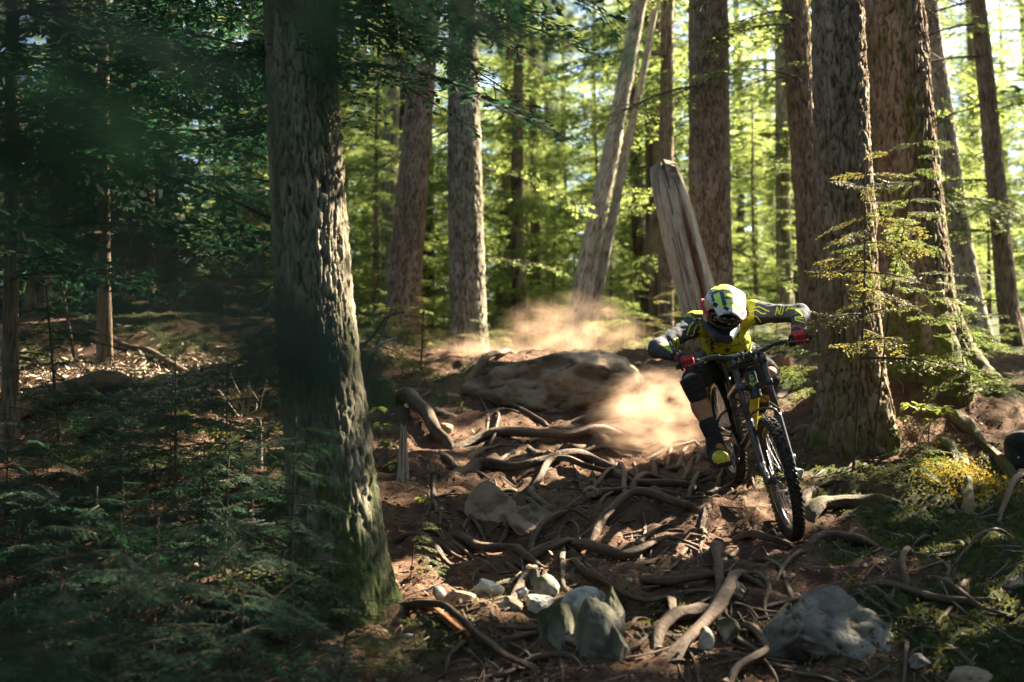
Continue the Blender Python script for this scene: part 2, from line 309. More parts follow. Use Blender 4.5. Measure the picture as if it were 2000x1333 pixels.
# ================================================================== trunks
def trunk_mesh(spec, Y, seg=96, dz=0.035, amp=0.018, cell=0.055, top=17.0, flare=0.35, fl_h=0.3, seed=1, moss=0.0, pale=0.3, knots=2, up_lean=None, below=0.35, lobes=5, aspect=3.2):
    sp = sorted(spec, key=lambda s: -s[1]); C = np.array([at(s[0], s[1], Y) for s in sp]); r = np.array([s[2] * 0.5 * Y / FPX for s in sp])
    z = C[:, 2]; zb = min(z[0], gz(*C[0, :2])) - below; zt = z[-1]
    zs = np.concatenate([np.arange(zb, zt, dz), np.arange(zt, max(top, zt + 0.3), max(dz * 5, 0.2))])
    def ext(v):
        s = (v[-1] - v[-2]) / (z[-1] - z[-2]); s0 = (v[1] - v[0]) / (z[1] - z[0])
        o = np.interp(zs, z, v); o = np.where(zs > zt, v[-1] + s * (zs - zt), o); return np.where(zs < z[0], v[0] + s0 * (zs - z[0]), o)
    cx, cyy = ext(C[:, 0]), np.full(len(zs), Y); rr = np.interp(zs, z, r)
    tp = np.clip((zs - zt) / max(top - zt, 0.1), 0, 1); rr = rr * (1 - 0.85 * tp) + 0.0
    kk = max(1, int(0.25 / dz)); ker = np.hanning(2 * kk + 1); ker /= ker.sum()
    rr = np.convolve(np.pad(rr, kk, mode='edge'), ker, 'valid'); cx = np.convolve(np.pad(cx, kk, mode='reflect', reflect_type='odd'), ker, 'valid')
    a = np.linspace(0, 2 * math.pi, seg, endpoint=False); A, Z = np.meshgrid(a, zs); Rr = rr[:, None] * np.ones_like(A)
    g0 = gz(C[0, 0], Y); hgt = np.maximum(Z - g0, -0.4); fl = flare * np.exp(-np.maximum(hgt, 0) / fl_h)
    rng = np.random.default_rng(seed); ph = rng.uniform(0, 6.28, 3)
    lob = 0.55 + 0.45 * np.sin(lobes * A + ph[0] + 0.7 * np.sin(2 * A + ph[1]))
    Rr = Rr * (1 + fl * lob) * (1 + 0.05 * np.sin(2 * A + ph[2] + Z * 0.8) + 0.03 * vn(np.cos(A) * 1.5, np.sin(A) * 1.5, Z * 1.3, seed))
    per = max(6, int(round(2 * math.pi * np.median(rr) / cell))); u = A / (2 * math.pi) * per; v = Z / (cell * aspect)
    wv = 0.9 * vn(np.cos(A) * 3, np.sin(A) * 3, Z * 4, seed + 3) + 0.45 * vn(np.cos(A) * 8, np.sin(A) * 8, Z * 13, seed + 4); u2 = u + wv
    v2 = v + 0.8 * vn(np.cos(A) * 6, np.sin(A) * 6, Z * 3, seed + 5) + 0.35 * vn(np.cos(A) * 9, np.sin(A) * 9, Z * 21, seed + 6)
    f1, f2, cv = worley(u2, v2, per, seed); pl = sst(0.0, 0.24, f2 - f1)
    e1, e2, ev = worley(u2 * 2 + 0.5 * cv, v2 * 2.6 + 7 * cv, 2 * per, seed + 1); pl = pl * (0.6 + 0.4 * sst(0.0, 0.16, e2 - e1)) * (0.6 + 0.4 * cv + 0.3 * ev)
    fine = fbm(np.cos(A) * 11, np.sin(A) * 11, Z * 22, seed + 9, 3)
    dis = amp * (1.3 * pl - 0.7 + 0.4 * fine)
    for i in range(knots):
        ka, kz = rng.uniform(0, 6.28), rng.uniform(zb + 0.8, zt); d2 = ((np.angle(np.exp(1j * (A - ka))) * Rr) / 0.05) ** 2 + ((Z - kz) / 0.07) ** 2
        dis = dis + 0.03 * np.exp(-d2) - 0.05 * np.exp(-d2 * 5)
    Rr = np.maximum(Rr + dis * np.clip(Rr / 0.12, 0.2, 1), 0.01)
    V = np.stack([cx[:, None] + Rr * np.cos(A), cyy[:, None] + Rr * np.sin(A), Z], -1).reshape(-1, 3)
    m = len(zs); i = np.arange(m - 1)[:, None] * seg; j = np.arange(seg)[None]; F = np.stack([i + j, i + (j + 1) % seg, i + seg + (j + 1) % seg, i + seg + j], -1).reshape(-1, 4)
    cav = np.clip(1 - pl * 1.5 - 0.15 * fine, 0, 1); pa = sst(0.25, 0.6, 0.5 * cv + 0.7 * fbm(np.cos(A) * 3, np.sin(A) * 3, Z * 1.6, seed + 21, 3)) * pl * pale
    mo = sst(0.15, 0.7, moss * (np.exp(-np.maximum(hgt, 0) / 0.5) + 0.25) + 0.5 * moss * fbm(np.cos(A) * 3, np.sin(A) * 3, Z * 3, seed + 31, 3))
    return V, F, {'cav': cav, 'pale': pa, 'moss': mo}, (cx, zs)
def trunk_obj(spec, Y, matn='bark', parent=None, name='trunk', **kw):
    V, F, at_, ax = trunk_mesh(spec, Y, **kw); return obj(name, mesh(name, V, F, True, at_), M[matn], parent), ax

# ================================================================== foliage
def leaves(P, D, Nn, ln, wd, rng, tilt=0.45):   # rhombic needle clumps at P pointing along D, lying across normal Nn
    D = D / (np.linalg.norm(D, axis=1)[:, None] + 1e-9); S = np.cross(D, Nn); S /= np.linalg.norm(S, axis=1)[:, None] + 1e-9
    t = rng.normal(0, tilt, len(P))[:, None]; U = np.cross(S, D); S2 = S * np.cos(t) + U * np.sin(t)
    ln = (ln * rng.uniform(0.7, 1.25, len(P)))[:, None]; wd = wd * ln / ln.mean()
    V = np.stack([P, P + D * ln * 0.45 + S2 * wd * 0.5, P + D * ln, P + D * ln * 0.45 - S2 * wd * 0.5], 1).reshape(-1, 3)
    return V, np.arange(len(V)).reshape(-1, 4)
def spray(seed, L=1.0, twig=0.05, leaf=0.03, lw=0.009, step=0.014, droop=0.25, wide=0.38, sub=True, wood=0.008, wk=4):
    """a flat hemlock bough along +x: returns leaf verts/quads and wood verts/quads"""
    rng = np.random.default_rng(seed); n = max(4, int(L / twig)); t = (np.arange(n) + rng.uniform(-0.3, 0.3, n) + 0.5) / n
    def axis(s): return np.stack([s * L, 0.05 * L * np.sin(3 * s + seed), 0.10 * L * s - droop * L * s * s], -1)
    B, Wd = Bag(), Bag(); tt = np.linspace(0, 1, 10); Wd.add(*tube(axis(tt), wood * (1.05 - tt), wk, False))
    segs = []
    for i, s in enumerate(t):
        p = axis(s); sd = 1 if i % 2 else -1; l = wide * L * (0.35 + 0.65 * min(1, s * 3.2)) * (1.06 - s) ** 0.75 * rng.uniform(0.65, 1.2)
        an = R_(rng.uniform(42, 68)); d = np.array([math.cos(an), sd * math.sin(an), rng.uniform(-0.28, 0.05)]); e = p + unit(d) * l; e[2] -= 0.25 * l * rng.uniform(0.2, 1.2)
        segs.append((p, e))
        if sub:
            for q in np.arange(0.25, 0.95, max(0.16, twig * 1.6 / max(l, 0.01))):
                for s2 in (-1, 1):
                    a2 = R_(rng.uniform(30, 55)) * s2; dd = unit(e - p); d2 = np.array([dd[0] * math.cos(a2) - dd[1] * math.sin(a2), dd[0] * math.sin(a2) + dd[1] * math.cos(a2), dd[2] - 0.15])
                    p2 = p + (e - p) * q; segs.append((p2, p2 + d2 * l * 0.36 * (1.05 - q) * rng.uniform(0.7, 1.2)))
    segs.append((axis(0.55), axis(1.0)))
    LP, LD = [], []
    for p, e in segs:
        l = np.linalg.norm(e - p); k = max(2, int(l / step)); u = (np.arange(k) + 0.5) / k; q = p + (e - p) * u[:, None]; dd = (e - p) / (l + 1e-9)
        side = unit(np.cross((0, 0, 1), dd)); sg = np.where(np.arange(k) % 2, 1.0, -1.0)[:, None]
        LP.append(q); LD.append(dd * 0.75 + side * sg * 0.85 + rng.normal(0, 0.12, (k, 3)))
        if l > 0.12 and wk > 3: Wd.add(*tube(np.stack([p, (p + e) / 2, e]), np.array([0.35, 0.25, 0.12]) * wood, 3, False))
    LP, LD = np.vstack(LP), np.vstack(LD); LP = LP + rng.normal(0, step * 0.35, LP.shape)
    B.add(*leaves(LP, LD, np.broadcast_to([0.0, 0, 1.0], LP.shape), leaf, lw, rng))
    return B.get()[:2], Wd.get()[:2]
SP_LOW = [spray(50 + i, 2.0, 0.105, 0.10, 0.042, 0.048, 0.30, 0.36, True, 0.016, 3) for i in range(5)]; NL = 2.0
SP_CAN = [spray(250 + i, 2.0, 0.15, 0.15, 0.062, 0.075, 0.30, 0.36, True, 0.016, 3) for i in range(4)]
SP_FAR = [spray(150 + i, 2.0, 0.080, 0.085, 0.030, 0.031, 0.30, 0.36, True, 0.016, 3) for i in range(4)]
SP_MID = [spray(70 + i, 1.2, 0.050, 0.038, 0.015, 0.020, 0.28, 0.38, True, 0.010, 4) for i in range(4)]; NM = 1.2
SP_HI = [spray(90 + i, 0.6, 0.032, 0.021, 0.0075, 0.0095, 0.22, 0.42, True, 0.006, 5) for i in range(4)]; NH = 0.6
def rotm(az, el, roll=0.0):
    ca, sa, ce, se, cr, sr = math.cos(az), math.sin(az), math.cos(el), math.sin(el), math.cos(roll), math.sin(roll)
    X = np.array([ca * ce, sa * ce, se]); Y = np.array([-sa, ca, 0]); Zz = np.cross(X, Y); Y2 = Y * cr + Zz * sr; Z2 = Zz * cr - Y * sr
    return np.stack([X, Y2, Z2], 1)
def put_spray(bag, tpl, p, Rm, s, wood=True):
    (V, F), (W, G) = tpl; bag.add(V * s @ Rm.T + p, F, 0)
    if wood: bag.add(W * s @ Rm.T + p, G, 1)
def crown_bag(rng, tpls, nat, h0, h1, n, l0, l1, axis=lambda z: (0.0, 0.0), el=(-0.15, 0.25), dead=0, shape=1.0, keep=None):
    bag = Bag()
    for i in range(n):
        f = (i + rng.uniform(0, 1)) / n; z = h0 + (h1 - h0) * f; az = i * 2.4 + rng.uniform(-0.6, 0.6); L = (l0 + (l1 - l0) * f ** shape) * rng.uniform(0.65, 1.25)
        if keep is not None and not keep(az, z, L): continue
        x, y = axis(z); put_spray(bag, tpls[i % len(tpls)], np.array([x, y, z]), rotm(az, rng.uniform(*el), rng.normal(0, 0.25)), L / nat)
    return bag
# ================================================================== trees standing in view
def carve(V, F, Mi, lines, world=True):   # a gap in the canopy: no leaves along these sunbeams
    c = V[F].mean(1); keep = np.ones(len(F), bool)
    for p, r in lines:
        q = c - p; t = q @ SUN; d = np.linalg.norm(q - t[:, None] * SUN, axis=1); keep &= ~((d < r) & (t > 0.4) & (Mi == 0))
    return V, F[keep], Mi[keep]
LIT = []
for px, py, Y, r in [(1010, 705, 13.6, .40), (1100, 705, 13.9, .50), (1200, 705, 13.9, .50), (1280, 712, 13.4, .35), (1110, 640, 14.6, .5), (1180, 630, 14.6, .45), (930, 715, 13.2, .22),
                     (1230, 800, 10.9, .40), (1310, 800, 10.4, .45), (1340, 850, 10.3, .35), (1255, 770, 11.3, .35), (1080, 812, 11.2, .22), (1050, 875, 10.4, .2), (1160, 872, 10.5, .16),
                     (60, 800, 11.0, .35), (140, 780, 11.2, .4), (230, 760, 11.4, .35), (60, 850, 10.2, .3), (320, 800, 10.8, .2), (480, 770, 10.6, .28), (430, 860, 9.8, .25), (500, 850, 9.6, .22),
                     (1870, 950, 9.2, .22), (1830, 985, 9.0, .18), (1690, 470, 9.5, .35), (1620, 500, 9.4, .3), (1760, 480, 9.6, .25), (1690, 600, 9.5, .25), (1840, 600, 10.9, .25), (1830, 420, 10.9, .25), (1800, 250, 10.9, .25),
                     (1800, 790, 10.0, .16), (1740, 840, 10.0, .12), (1900, 730, 10.6, .22), (1290, 995, 8.5, .14), (1480, 1005, 8.4, .16), (1650, 985, 8.6, .12), (800, 850, 10.5, .22), (850, 880, 10.2, .16),
                     (1400, 570, 8.45, .28), (1340, 640, 8.65, .25), (1500, 600, 8.65, .28), (1320, 460, 13.3, .3), (1350, 560, 13.3, .3), (1300, 370, 13.3, .3), (-20, 800, 10.6, .6), (60, 785, 10.7, .6), (140, 755, 11.0, .6), (220, 735, 11.3, .55), (300, 715, 11.5, .4), (690, 420, 6.7, .12), (700, 760, 6.7, .12), (740, 950, 6.7, .10), (1390, 880, 8.75, .12), (1120, 720, 12.8, .2), (1010, 745, 12.4, .15), (1700, 700, 10.5, .2), (690, 620, 6.8, .14), (1690, 250, 10.6, .2), (1560, 780, 11.3, .3), (1000, 940, 9.4, .10), (860, 1190, 6.9, .10)]:
    LIT.append((at(px, py, Y), r))
for px, py, Y, r in [(960, 880, 10.3, .26), (1150, 925, 9.6, .26), (1250, 1000, 8.5, .26), (1400, 1000, 8.4, .26), (1010, 990, 8.7, .22), (890, 850, 10.7, .26), (1170, 1065, 7.8, .22), (1060, 735, 12.6, .35), (1150, 740, 12.6, .35), (1080, 850, 10.8, .26), (1240, 880, 10.4, .26), (1620, 985, 8.6, .2), (1560, 800, 10.8, .3), (830, 780, 11.8, .26), (1330, 1085, 7.6, .2), (1000, 1180, 6.7, .18)]: LIT.append((at(px, py, Y), r))
for py in range(20, 760, 80): LIT.append((at(1805 + py * .085, py, 11.15), .30)); LIT.append((at(1676 + py * .05, py, 10.05), .24))
for py in range(60, 640, 90): LIT.append((at(930 + py * .012, py, 15.75), .22)); LIT.append((at(858 - py * .07, py, 15.45), .2)); LIT.append((at(1424, py, 14.25), .2))
TREES = []
def tree(label, spec, Y, matn='bark', crown=None, leaf='leaf_mid', cat='tree', name='hemlock_tree', group=None, boughs=None, tpls=None, keep=None, **kw):
    sp = sorted(spec, key=lambda s: -s[1]); b = at(sp[0][0], sp[0][1], Y); root = empty(name, (b[0], b[1], gz(b[0], b[1])), label=label, cat=cat, group=group)
    t, (cx, zs) = trunk_obj(spec, Y, matn, **kw); under(t, root); bag = Bag()
    ax = lambda z: (np.interp(z, zs, cx), Y)
    rng = np.random.default_rng(kw.get('seed', 1) + 500)
    if crown:
        h0, h1, n, l0, l1 = crown
        if Y > 13.3 and matn != 'none' and leaf == 'leaf_far': h0 = 1.2 + Y * 0.375 + 1.0
        bag2 = crown_bag(rng, tpls or SP_CAN, NL, h0, h1, n, l0, l1, ax, keep=keep); bag.add(bag2.get()[0], bag2.get()[1][bag2.get()[2] == 0], 0).add(bag2.get()[0], bag2.get()[1][bag2.get()[2] == 1], 1)
    for (z, az, L, el) in (boughs or []):
        x, y = ax(z); put_spray(bag, SP_MID[int(rng.integers(3))], np.array([x, y, z]), rotm(az, el, rng.normal(0, 0.2)), L / NM)
    if bag.n:
        V, Fq, Mi = carve(*bag.get(), LIT); c = obj('crown', mesh('crown', V, Fq, False, None, [M[leaf], M['twig_dark']], Mi)); under(c, root)
    TREES.append(root); return root, ax
def mids(seed, n, z0, z1, l0=1.0, l1=2.0):
    r_ = np.random.default_rng(seed); return [(r_.uniform(z0, z1), r_.uniform(0, 6.28), r_.uniform(l0, l1), r_.uniform(-.3, .15)) for _ in range(n)]
PI = math.pi
rg = np.random.default_rng(5)
# the big trunk on the near side of the trail, with shaded boughs over the upper middle of the view
bo = []
for i in range(60):
    z = rg.uniform(3.35, 4.9); bo.append((z, rg.choice([rg.uniform(-0.9, 0.7), rg.uniform(2.2, 3.6), rg.uniform(0.3, 2.2)], p=[0.56, 0.30, 0.14]), rg.uniform(0.9, 1.75), rg.uniform(-0.25, 0.25)))
tree('thick furrowed trunk standing nearest, in the shade beside the trail', [(585, 0, 128), (597, 300, 140), (614, 600, 153), (631, 800, 163), (652, 1000, 180), (662, 1150, 194)], 6.8, 'bark_grey',
     (5.5, 15, 30, 2.4, .5), 'leaf_shade', boughs=bo, seg=176, dz=0.02, amp=0.014, cell=0.027, aspect=5.0, seed=11, moss=0.6, pale=0.5, flare=0.28, fl_h=0.18, knots=3)
tree('slim trunk close behind the left of the two mid-distance trunks', [(760, 700, 36), (762, 300, 31), (768, 0, 28)], 19.0, 'bark_grey', (5, 17, 40, 2.6, .5), 'leaf_far', seg=48, dz=0.06, amp=0.012, seed=12, boughs=mids(12, 12, 4.6, 9.0))
tree('straight brown trunk leaning slightly right left of the dusty crest', [(781, 700, 70), (787, 600, 63), (803, 400, 58), (822, 160, 53), (838, 0, 49)], 15.5, 'bark', (6.4, 18, 34, 2.4, .5), 'leaf_far', seg=110, dz=0.03, amp=0.016, cell=0.055, seed=13, pale=0.4, flare=0.3)
tree('straight upright grey trunk rising just behind the crest root', [(917, 700, 68), (912, 500, 64), (907, 300, 62), (904, 100, 58), (903, 0, 56)], 15.8, 'bark_grey', (6.4, 18, 34, 2.4, .5), 'leaf_far', seg=110, dz=0.03, amp=0.016, cell=0.05, seed=14, pale=0.5, flare=0.3,
     boughs=[(4.1, 0.1, 1.2, 0.0), (5.6, 3.0, 1.5, -0.3), (5.2, 0.3, 1.6, -0.2)])
tree('thicker of two pale dead trunks leaning right above the dust', [(1120, 690, 46), (1132, 600, 43), (1157, 467, 37), (1193, 300, 32), (1250, 0, 25)], 17.5, 'bark_pale', None, name='dead_tree', seg=64, dz=0.05, amp=0.012, cell=0.05, seed=15, top=9.0, pale=0.9, knots=9)
tree('thinner of two pale dead trunks leaning right above the dust', [(1152, 690, 21), (1163, 600, 20), (1188, 467, 20), (1222, 300, 17), (1255, 150, 14), (1282, 0, 12)], 17.8, 'bark_pale', None, name='dead_tree', seg=40, dz=0.05, amp=0.008, cell=0.05, seed=16, top=9.0, pale=0.4, knots=9)
tree('dark slender trunk behind the split pale snag', [(1300, 700, 30), (1301, 400, 27), (1303, 0, 24)], 18.5, 'bark', (5.5, 17, 34, 2.6, .5), 'leaf_far', seg=48, dz=0.06, amp=0.012, seed=17, boughs=mids(17, 14, 4.6, 9.0))
tree('thick brown trunk standing directly behind the rider', [(1390, 660, 92), (1388, 520, 84), (1386, 300, 82), (1383, 0, 74)], 14.3, 'bark', (6.3, 18, 30, 2.3, .5), 'leaf_far', seg=130, dz=0.026, amp=0.016, cell=0.048, seed=18, pale=0.35, flare=0.4, boughs=mids(18, 9, 5.2, 8.6))
tree('slender dull trunk left of the dark trunk behind the rider', [(1535, 690, 34), (1530, 467, 30), (1527, 0, 26)], 19.5, 'bark_grey', (5.5, 17, 34, 2.4, .5), 'leaf_far', seg=48, dz=0.06, amp=0.012, seed=19, boughs=mids(19, 14, 4.6, 9.0))
tree('dark trunk rising behind the left edge of the twin big trunks', [(1602, 690, 62), (1580, 420, 54), (1563, 200, 54), (1553, 0, 52)], 14.8, 'bark', (6.4, 18, 30, 2.4, .5), 'leaf_far', seg=96, dz=0.035, amp=0.016, cell=0.055, seed=20, pale=0.2, boughs=mids(20, 12, 4.8, 8.6))
tree('left of the two massive trunks beside the rider', [(1635, 0, 92), (1643, 233, 100), (1650, 400, 106), (1660, 600, 112), (1666, 700, 118), (1670, 810, 136)], 10.1, 'bark', (6.0, 16, 26, 2.2, .5), 'leaf_mid', seg=168, dz=0.02, amp=0.018, cell=0.042, aspect=4.0, seed=21, pale=0.55, moss=0.35, flare=0.45, fl_h=0.25, knots=3)
tree('right and widest of the two massive trunks beside the rider', [(1745, 0, 122), (1757, 233, 130), (1770, 400, 138), (1782, 600, 150), (1792, 700, 166), (1806, 850, 196)], 11.2, 'bark', (6.0, 17, 26, 2.4, .5), 'leaf_mid', seg=170, dz=0.024, amp=0.020, cell=0.045, aspect=4.0, seed=22, pale=0.35, moss=0.7, flare=0.65, fl_h=0.30, knots=3)
tree('sunlit leaning trunk behind the right edge of the widest trunk', [(1915, 710, 54), (1880, 500, 43), (1853, 300, 38), (1815, 0, 30)], 16.5, 'bark_pale', (5.8, 15, 24, 2.2, .5), 'leaf_far', seg=64, dz=0.05, amp=0.016, cell=0.06, seed=23, boughs=mids(23, 14, 4.6, 9.0))
tree('straight trunk at the far right edge above the mossy bank', [(1990, 722, 44), (1968, 600, 38), (1950, 400, 35), (1925, 150, 31), (1910, 0, 28)], 16.0, 'bark', (5.6, 17, 30, 2.4, .5), 'leaf_far', seg=64, dz=0.05, amp=0.014, seed=24, boughs=mids(24, 12, 4.6, 8.6) + [(3.6, 3.0, 1.4, 0.1), (4.4, 3.4, 1.5, 0.05), (5.0, 2.6, 1.5, 0.1), (4.7, -2.2, 1.5, 0.0)])
for (lb, sp_, Y_, sd) in [('leaning trunk with sunlit flecks at the far left', [(66, 680, 40), (80, 480, 38), (95, 350, 36), (113, 150, 33), (125, 0, 31)], 13.6, 31),
                          ('dark upright trunk left of the near trunk, third from the left edge', [(236, 690, 40), (236, 300, 36), (238, 0, 32)], 14.5, 32),
                          ('slim dark trunk between the fleck-lit trunk and the darker pair', [(168, 680, 26), (172, 300, 24), (178, 0, 22)], 17.5, 33),
                          ('dark trunk fourth from the left edge', [(285, 690, 36), (283, 300, 33), (281, 0, 30)], 15.4, 34),
                          ('dark slim trunk just left of the nearest trunk', [(330, 690, 34), (332, 300, 30), (335, 0, 28)], 15.0, 35)]:
    tree(lb, sp_, Y_, 'bark', (5.2, 15, 30, 2.3, .5), 'leaf_shade' if sd != 31 else 'leaf_mid', seg=56, dz=0.05, amp=0.014, seed=sd,
         boughs=[(rg.uniform(3.4, 6.0), rg.uniform(0, 6.28), rg.uniform(0.9, 1.8), rg.uniform(-0.3, 0.2)) for _ in range(16)])

for (lb, sp_, Y_, sd, h0, n_, l_) in [('dense dark hemlock at the far left whose boughs fill the corner', [(20, 760, 30), (25, 0, 26)], 9.4, 41, 2.7, 70, 1.8), ('dark hemlock hidden behind the nearest trunk, its boughs spreading left', [(600, 745, 26), (600, 0, 22)], 10.6, 42, 2.9, 90, 1.9), ('dark hemlock behind the fleck-lit leaning trunk', [(205, 720, 26), (200, 0, 23)], 11.6, 43, 3.2, 60, 1.8),
                                  ('young dark hemlock outside the left edge reaching in with low boughs', [(-90, 900, 22), (-80, 0, 15)], 7.6, 44, 2.6, 60, 1.3), ('young dark hemlock close behind the nearest trunk', [(590, 830, 20), (580, 0, 14)], 8.4, 45, 2.7, 90, 1.5)]:
    tree(lb, sp_, Y_, 'bark', (h0, 11, n_, l_, .6), 'leaf_shade', tpls=SP_LOW, keep=(lambda az, z, L: math.cos(az) < -.1) if sd in (42, 45) else None, seg=36, dz=0.08, amp=0.010, seed=sd)

# ================================================================== the stand behind and beside: copies of a few hemlocks
PROT = []
print('leaves per low spray', len(SP_LOW[0][0][1]), len(SP_MID[0][0][1]), len(SP_HI[0][0][1]))
for k in range(3):
    rng = np.random.default_rng(300 + k); hh = 15 + k
    zs = np.r_[np.arange(-0.6, 6, 0.25), np.arange(6, hh + .1, 1.0)]; rad = 0.17 * (1 - 0.9 * np.clip(zs / hh, 0, 1)); P = np.stack([0.06 * np.sin(zs * .5 + k), 0.06 * np.cos(zs * .4), zs], -1)
    tm = mesh('trunk', *tube(P, rad, 12), True, {'cav': sst(0.0, .5, fbm(np.repeat(np.arange(len(zs)), 12).astype(float) * .8, np.tile(np.arange(12), len(zs)) * 1.0, 0, k, 2)).tolist() + [0, 0]}); tm.materials.append(M['bark'])
    cm = crown_bag(rng, SP_FAR, NL, (0.8, 2.4, 1.2, 0.6)[k], hh, (92, 84, 98, 104)[k], 2.6, 0.5).mesh('crown', False, [M['leaf_far'], M['twig_dark']]); PROT.append((tm, cm))
def stand(x, y, k, rz, s, label, group, leaf=None, name='hemlock_tree'):
    r = empty(name, (x, y, float(gz(x, y))), label=label, cat='tree', group=group); r.rotation_euler = (0, 0, rz); r.scale = (s, s, s)
    for nm, me in zip(('trunk', 'crown'), PROT[k]):
        o = obj(nm, me, parent=r)
        if leaf and nm == 'crown': o.material_slots[0].link = 'OBJECT'; o.material_slots[0].material = M[leaf]
    return r
rng = np.random.default_rng(77); pts = []
def blocks(x, y, R=2.6, H=17.0):         # would this tree stand in one of the sunbeams?
    for p, r in LIT:
        t = ((x - p[0]) * SUN[0] + (y - p[1]) * SUN[1]) / (SUN[0] ** 2 + SUN[1] ** 2)
        if t > 0 and math.hypot(p[0] + t * SUN[0] - x, p[1] + t * SUN[1] - y) < R and p[2] + t * SUN[2] < 2.5 + H: return True
    return False
tries = 0
while len(pts) < 150 and tries < 9000:
    tries += 1; y = rng.uniform(20.5, 62) if rng.random() < 0.7 else rng.uniform(20.5, 34); x = rng.uniform(-0.50, 0.50) * y + rng.normal(0, 1)
    if all((x - a) ** 2 + (y - b) ** 2 > 2.0 ** 2 for a, b in pts) and not blocks(x, y): pts.append((x, y))
far = 0
while far < 40:
    y = rng.uniform(34, 75); x = rng.uniform(-0.02, 0.42) * y
    if not blocks(x, y): pts.append((x, y)); far += 1
for x, y in pts:
    stand(x, y, int(rng.integers(3)), rng.uniform(0, 6.28), rng.uniform(0.75, 1.15), 'sunlit hemlock in the bright stand far behind the trail', 'hemlocks of the bright far stand')
yp = []
while len(yp) < 70:
    y = rng.uniform(17.2, 30); x = rng.uniform(-0.42, 0.42) * y
    if all((x - a) ** 2 + (y - b) ** 2 > 0.9 ** 2 for a, b in yp): yp.append((x, y))
for x, y in yp:
    stand(x, y, int(rng.integers(3)), rng.uniform(0, 6.28), rng.uniform(0.16, 0.36), 'young bushy hemlock in the sunlit understorey behind the crest', 'young hemlocks of the understorey', name='young_hemlock')
# trees just right of the view, whose crowns shade the trail: own crowns with gaps where the sun comes through
def clear_of_beams(x, y, H, gap=0.42):
    for k in range(400):
        a = k * 2.4; rr = 0.05 * math.sqrt(k) * 1.6; X, Y = x + rr * math.cos(a), y + rr * math.sin(a); ok = True
        for p, r in LIT:
            t = ((X - p[0]) * SUN[0] + (Y - p[1]) * SUN[1]) / (SUN[0] ** 2 + SUN[1] ** 2)
            if t > 0 and math.hypot(p[0] + t * SUN[0] - X, p[1] + t * SUN[1] - Y) < gap * (0.45 + 0.55 * min(1, r / 0.3)) and p[2] + t * SUN[2] < 2 + H: ok = False; break
        if ok and X > 0.40 * Y + 0.5: return X, Y
    return x, y
def shade_tree(x, y, h0, h1, n, l, seed):
    x, y = clear_of_beams(x, y, h1)
    rng = np.random.default_rng(seed); z0 = float(gz(x, y)); r = empty('hemlock_tree', (x, y, z0), label='tall hemlock just outside the right edge shading the trail', cat='tree', group='shade hemlocks beside the trail')
    zs = np.arange(-0.5, h1, 0.4); obj('trunk', mesh('trunk', *tube(np.stack([0 * zs, 0 * zs, zs], -1), 0.24 * (1 - .9 * np.clip(zs / h1, 0, 1)), 14)), M['bark'], r)
    bag = crown_bag(rng, SP_CAN, NL, z0 + h0, z0 + h1, n, l, .6, lambda z: (x, y)); V, Fq, Mi = carve(*bag.get(), LIT); c = mesh('crown', V - np.array([x, y, z0]), Fq, False, None, [M['leaf_mid'], M['twig_dark']], Mi); obj('crown', c, parent=r)
SHADE = [(5.6, 8.6, 2.0, 14, 40, 2.2), (6.6, 11.5, 2.5, 16, 44, 2.4), (5.3, 11.9, 3.0, 15, 36, 1.8), (8.2, 9.6, 2.5, 16, 40, 2.5), (8.6, 13.6, 2.2, 17, 40, 2.5), (6.9, 14.9, 3.0, 16, 36, 2.2), (5.2, 5.9, 2.2, 12, 36, 2.2), (10.5, 11.6, 3, 17, 36, 2.5), (7.4, 6.6, 2.5, 14, 34, 2.4), (10.6, 16.5, 4, 18, 34, 2.5), (3.9, 3.6, 3.0, 11, 28, 2.2), (12.5, 14.5, 6, 21, 26, 2.6), (11.6, 19.0, 7, 22, 26, 2.6), (9.0, 18.6, 6, 20, 26, 2.6), (13.6, 17.0, 7, 22, 26, 2.6), (8.4, 16.6, 5, 19, 26, 2.4), (14.5, 20.5, 8, 23, 26, 2.6)]
for i, a in enumerate(SHADE): shade_tree(*a, 900 + i)

# the wood goes on behind and to both sides of the camera
rng = np.random.default_rng(123); bp = []
while len(bp) < 46:
    a = rng.uniform(PI * 0.72, PI * 2.22); d = rng.uniform(3.4, 15); x, y = d * math.cos(a), 4 + d * math.sin(a)
    if y > 0 and (x < 0.42 * y + 3.4 if x > 0 else x > -0.42 * y - 3.3): continue
    if math.hypot(x, y) < 3.0 or (x > 0 and blocks(x, y, 2.2, 15)): continue
    if all((x - p) ** 2 + (y - q) ** 2 > 1.9 ** 2 for p, q in bp): bp.append((x, y))
for x, y in bp:
    stand(x, y, int(rng.integers(0, 3)), rng.uniform(0, 6.28), rng.uniform(1.0, 1.3), 'shady hemlock of the wood around the viewpoint', 'hemlocks around the viewpoint', 'leaf_shade')
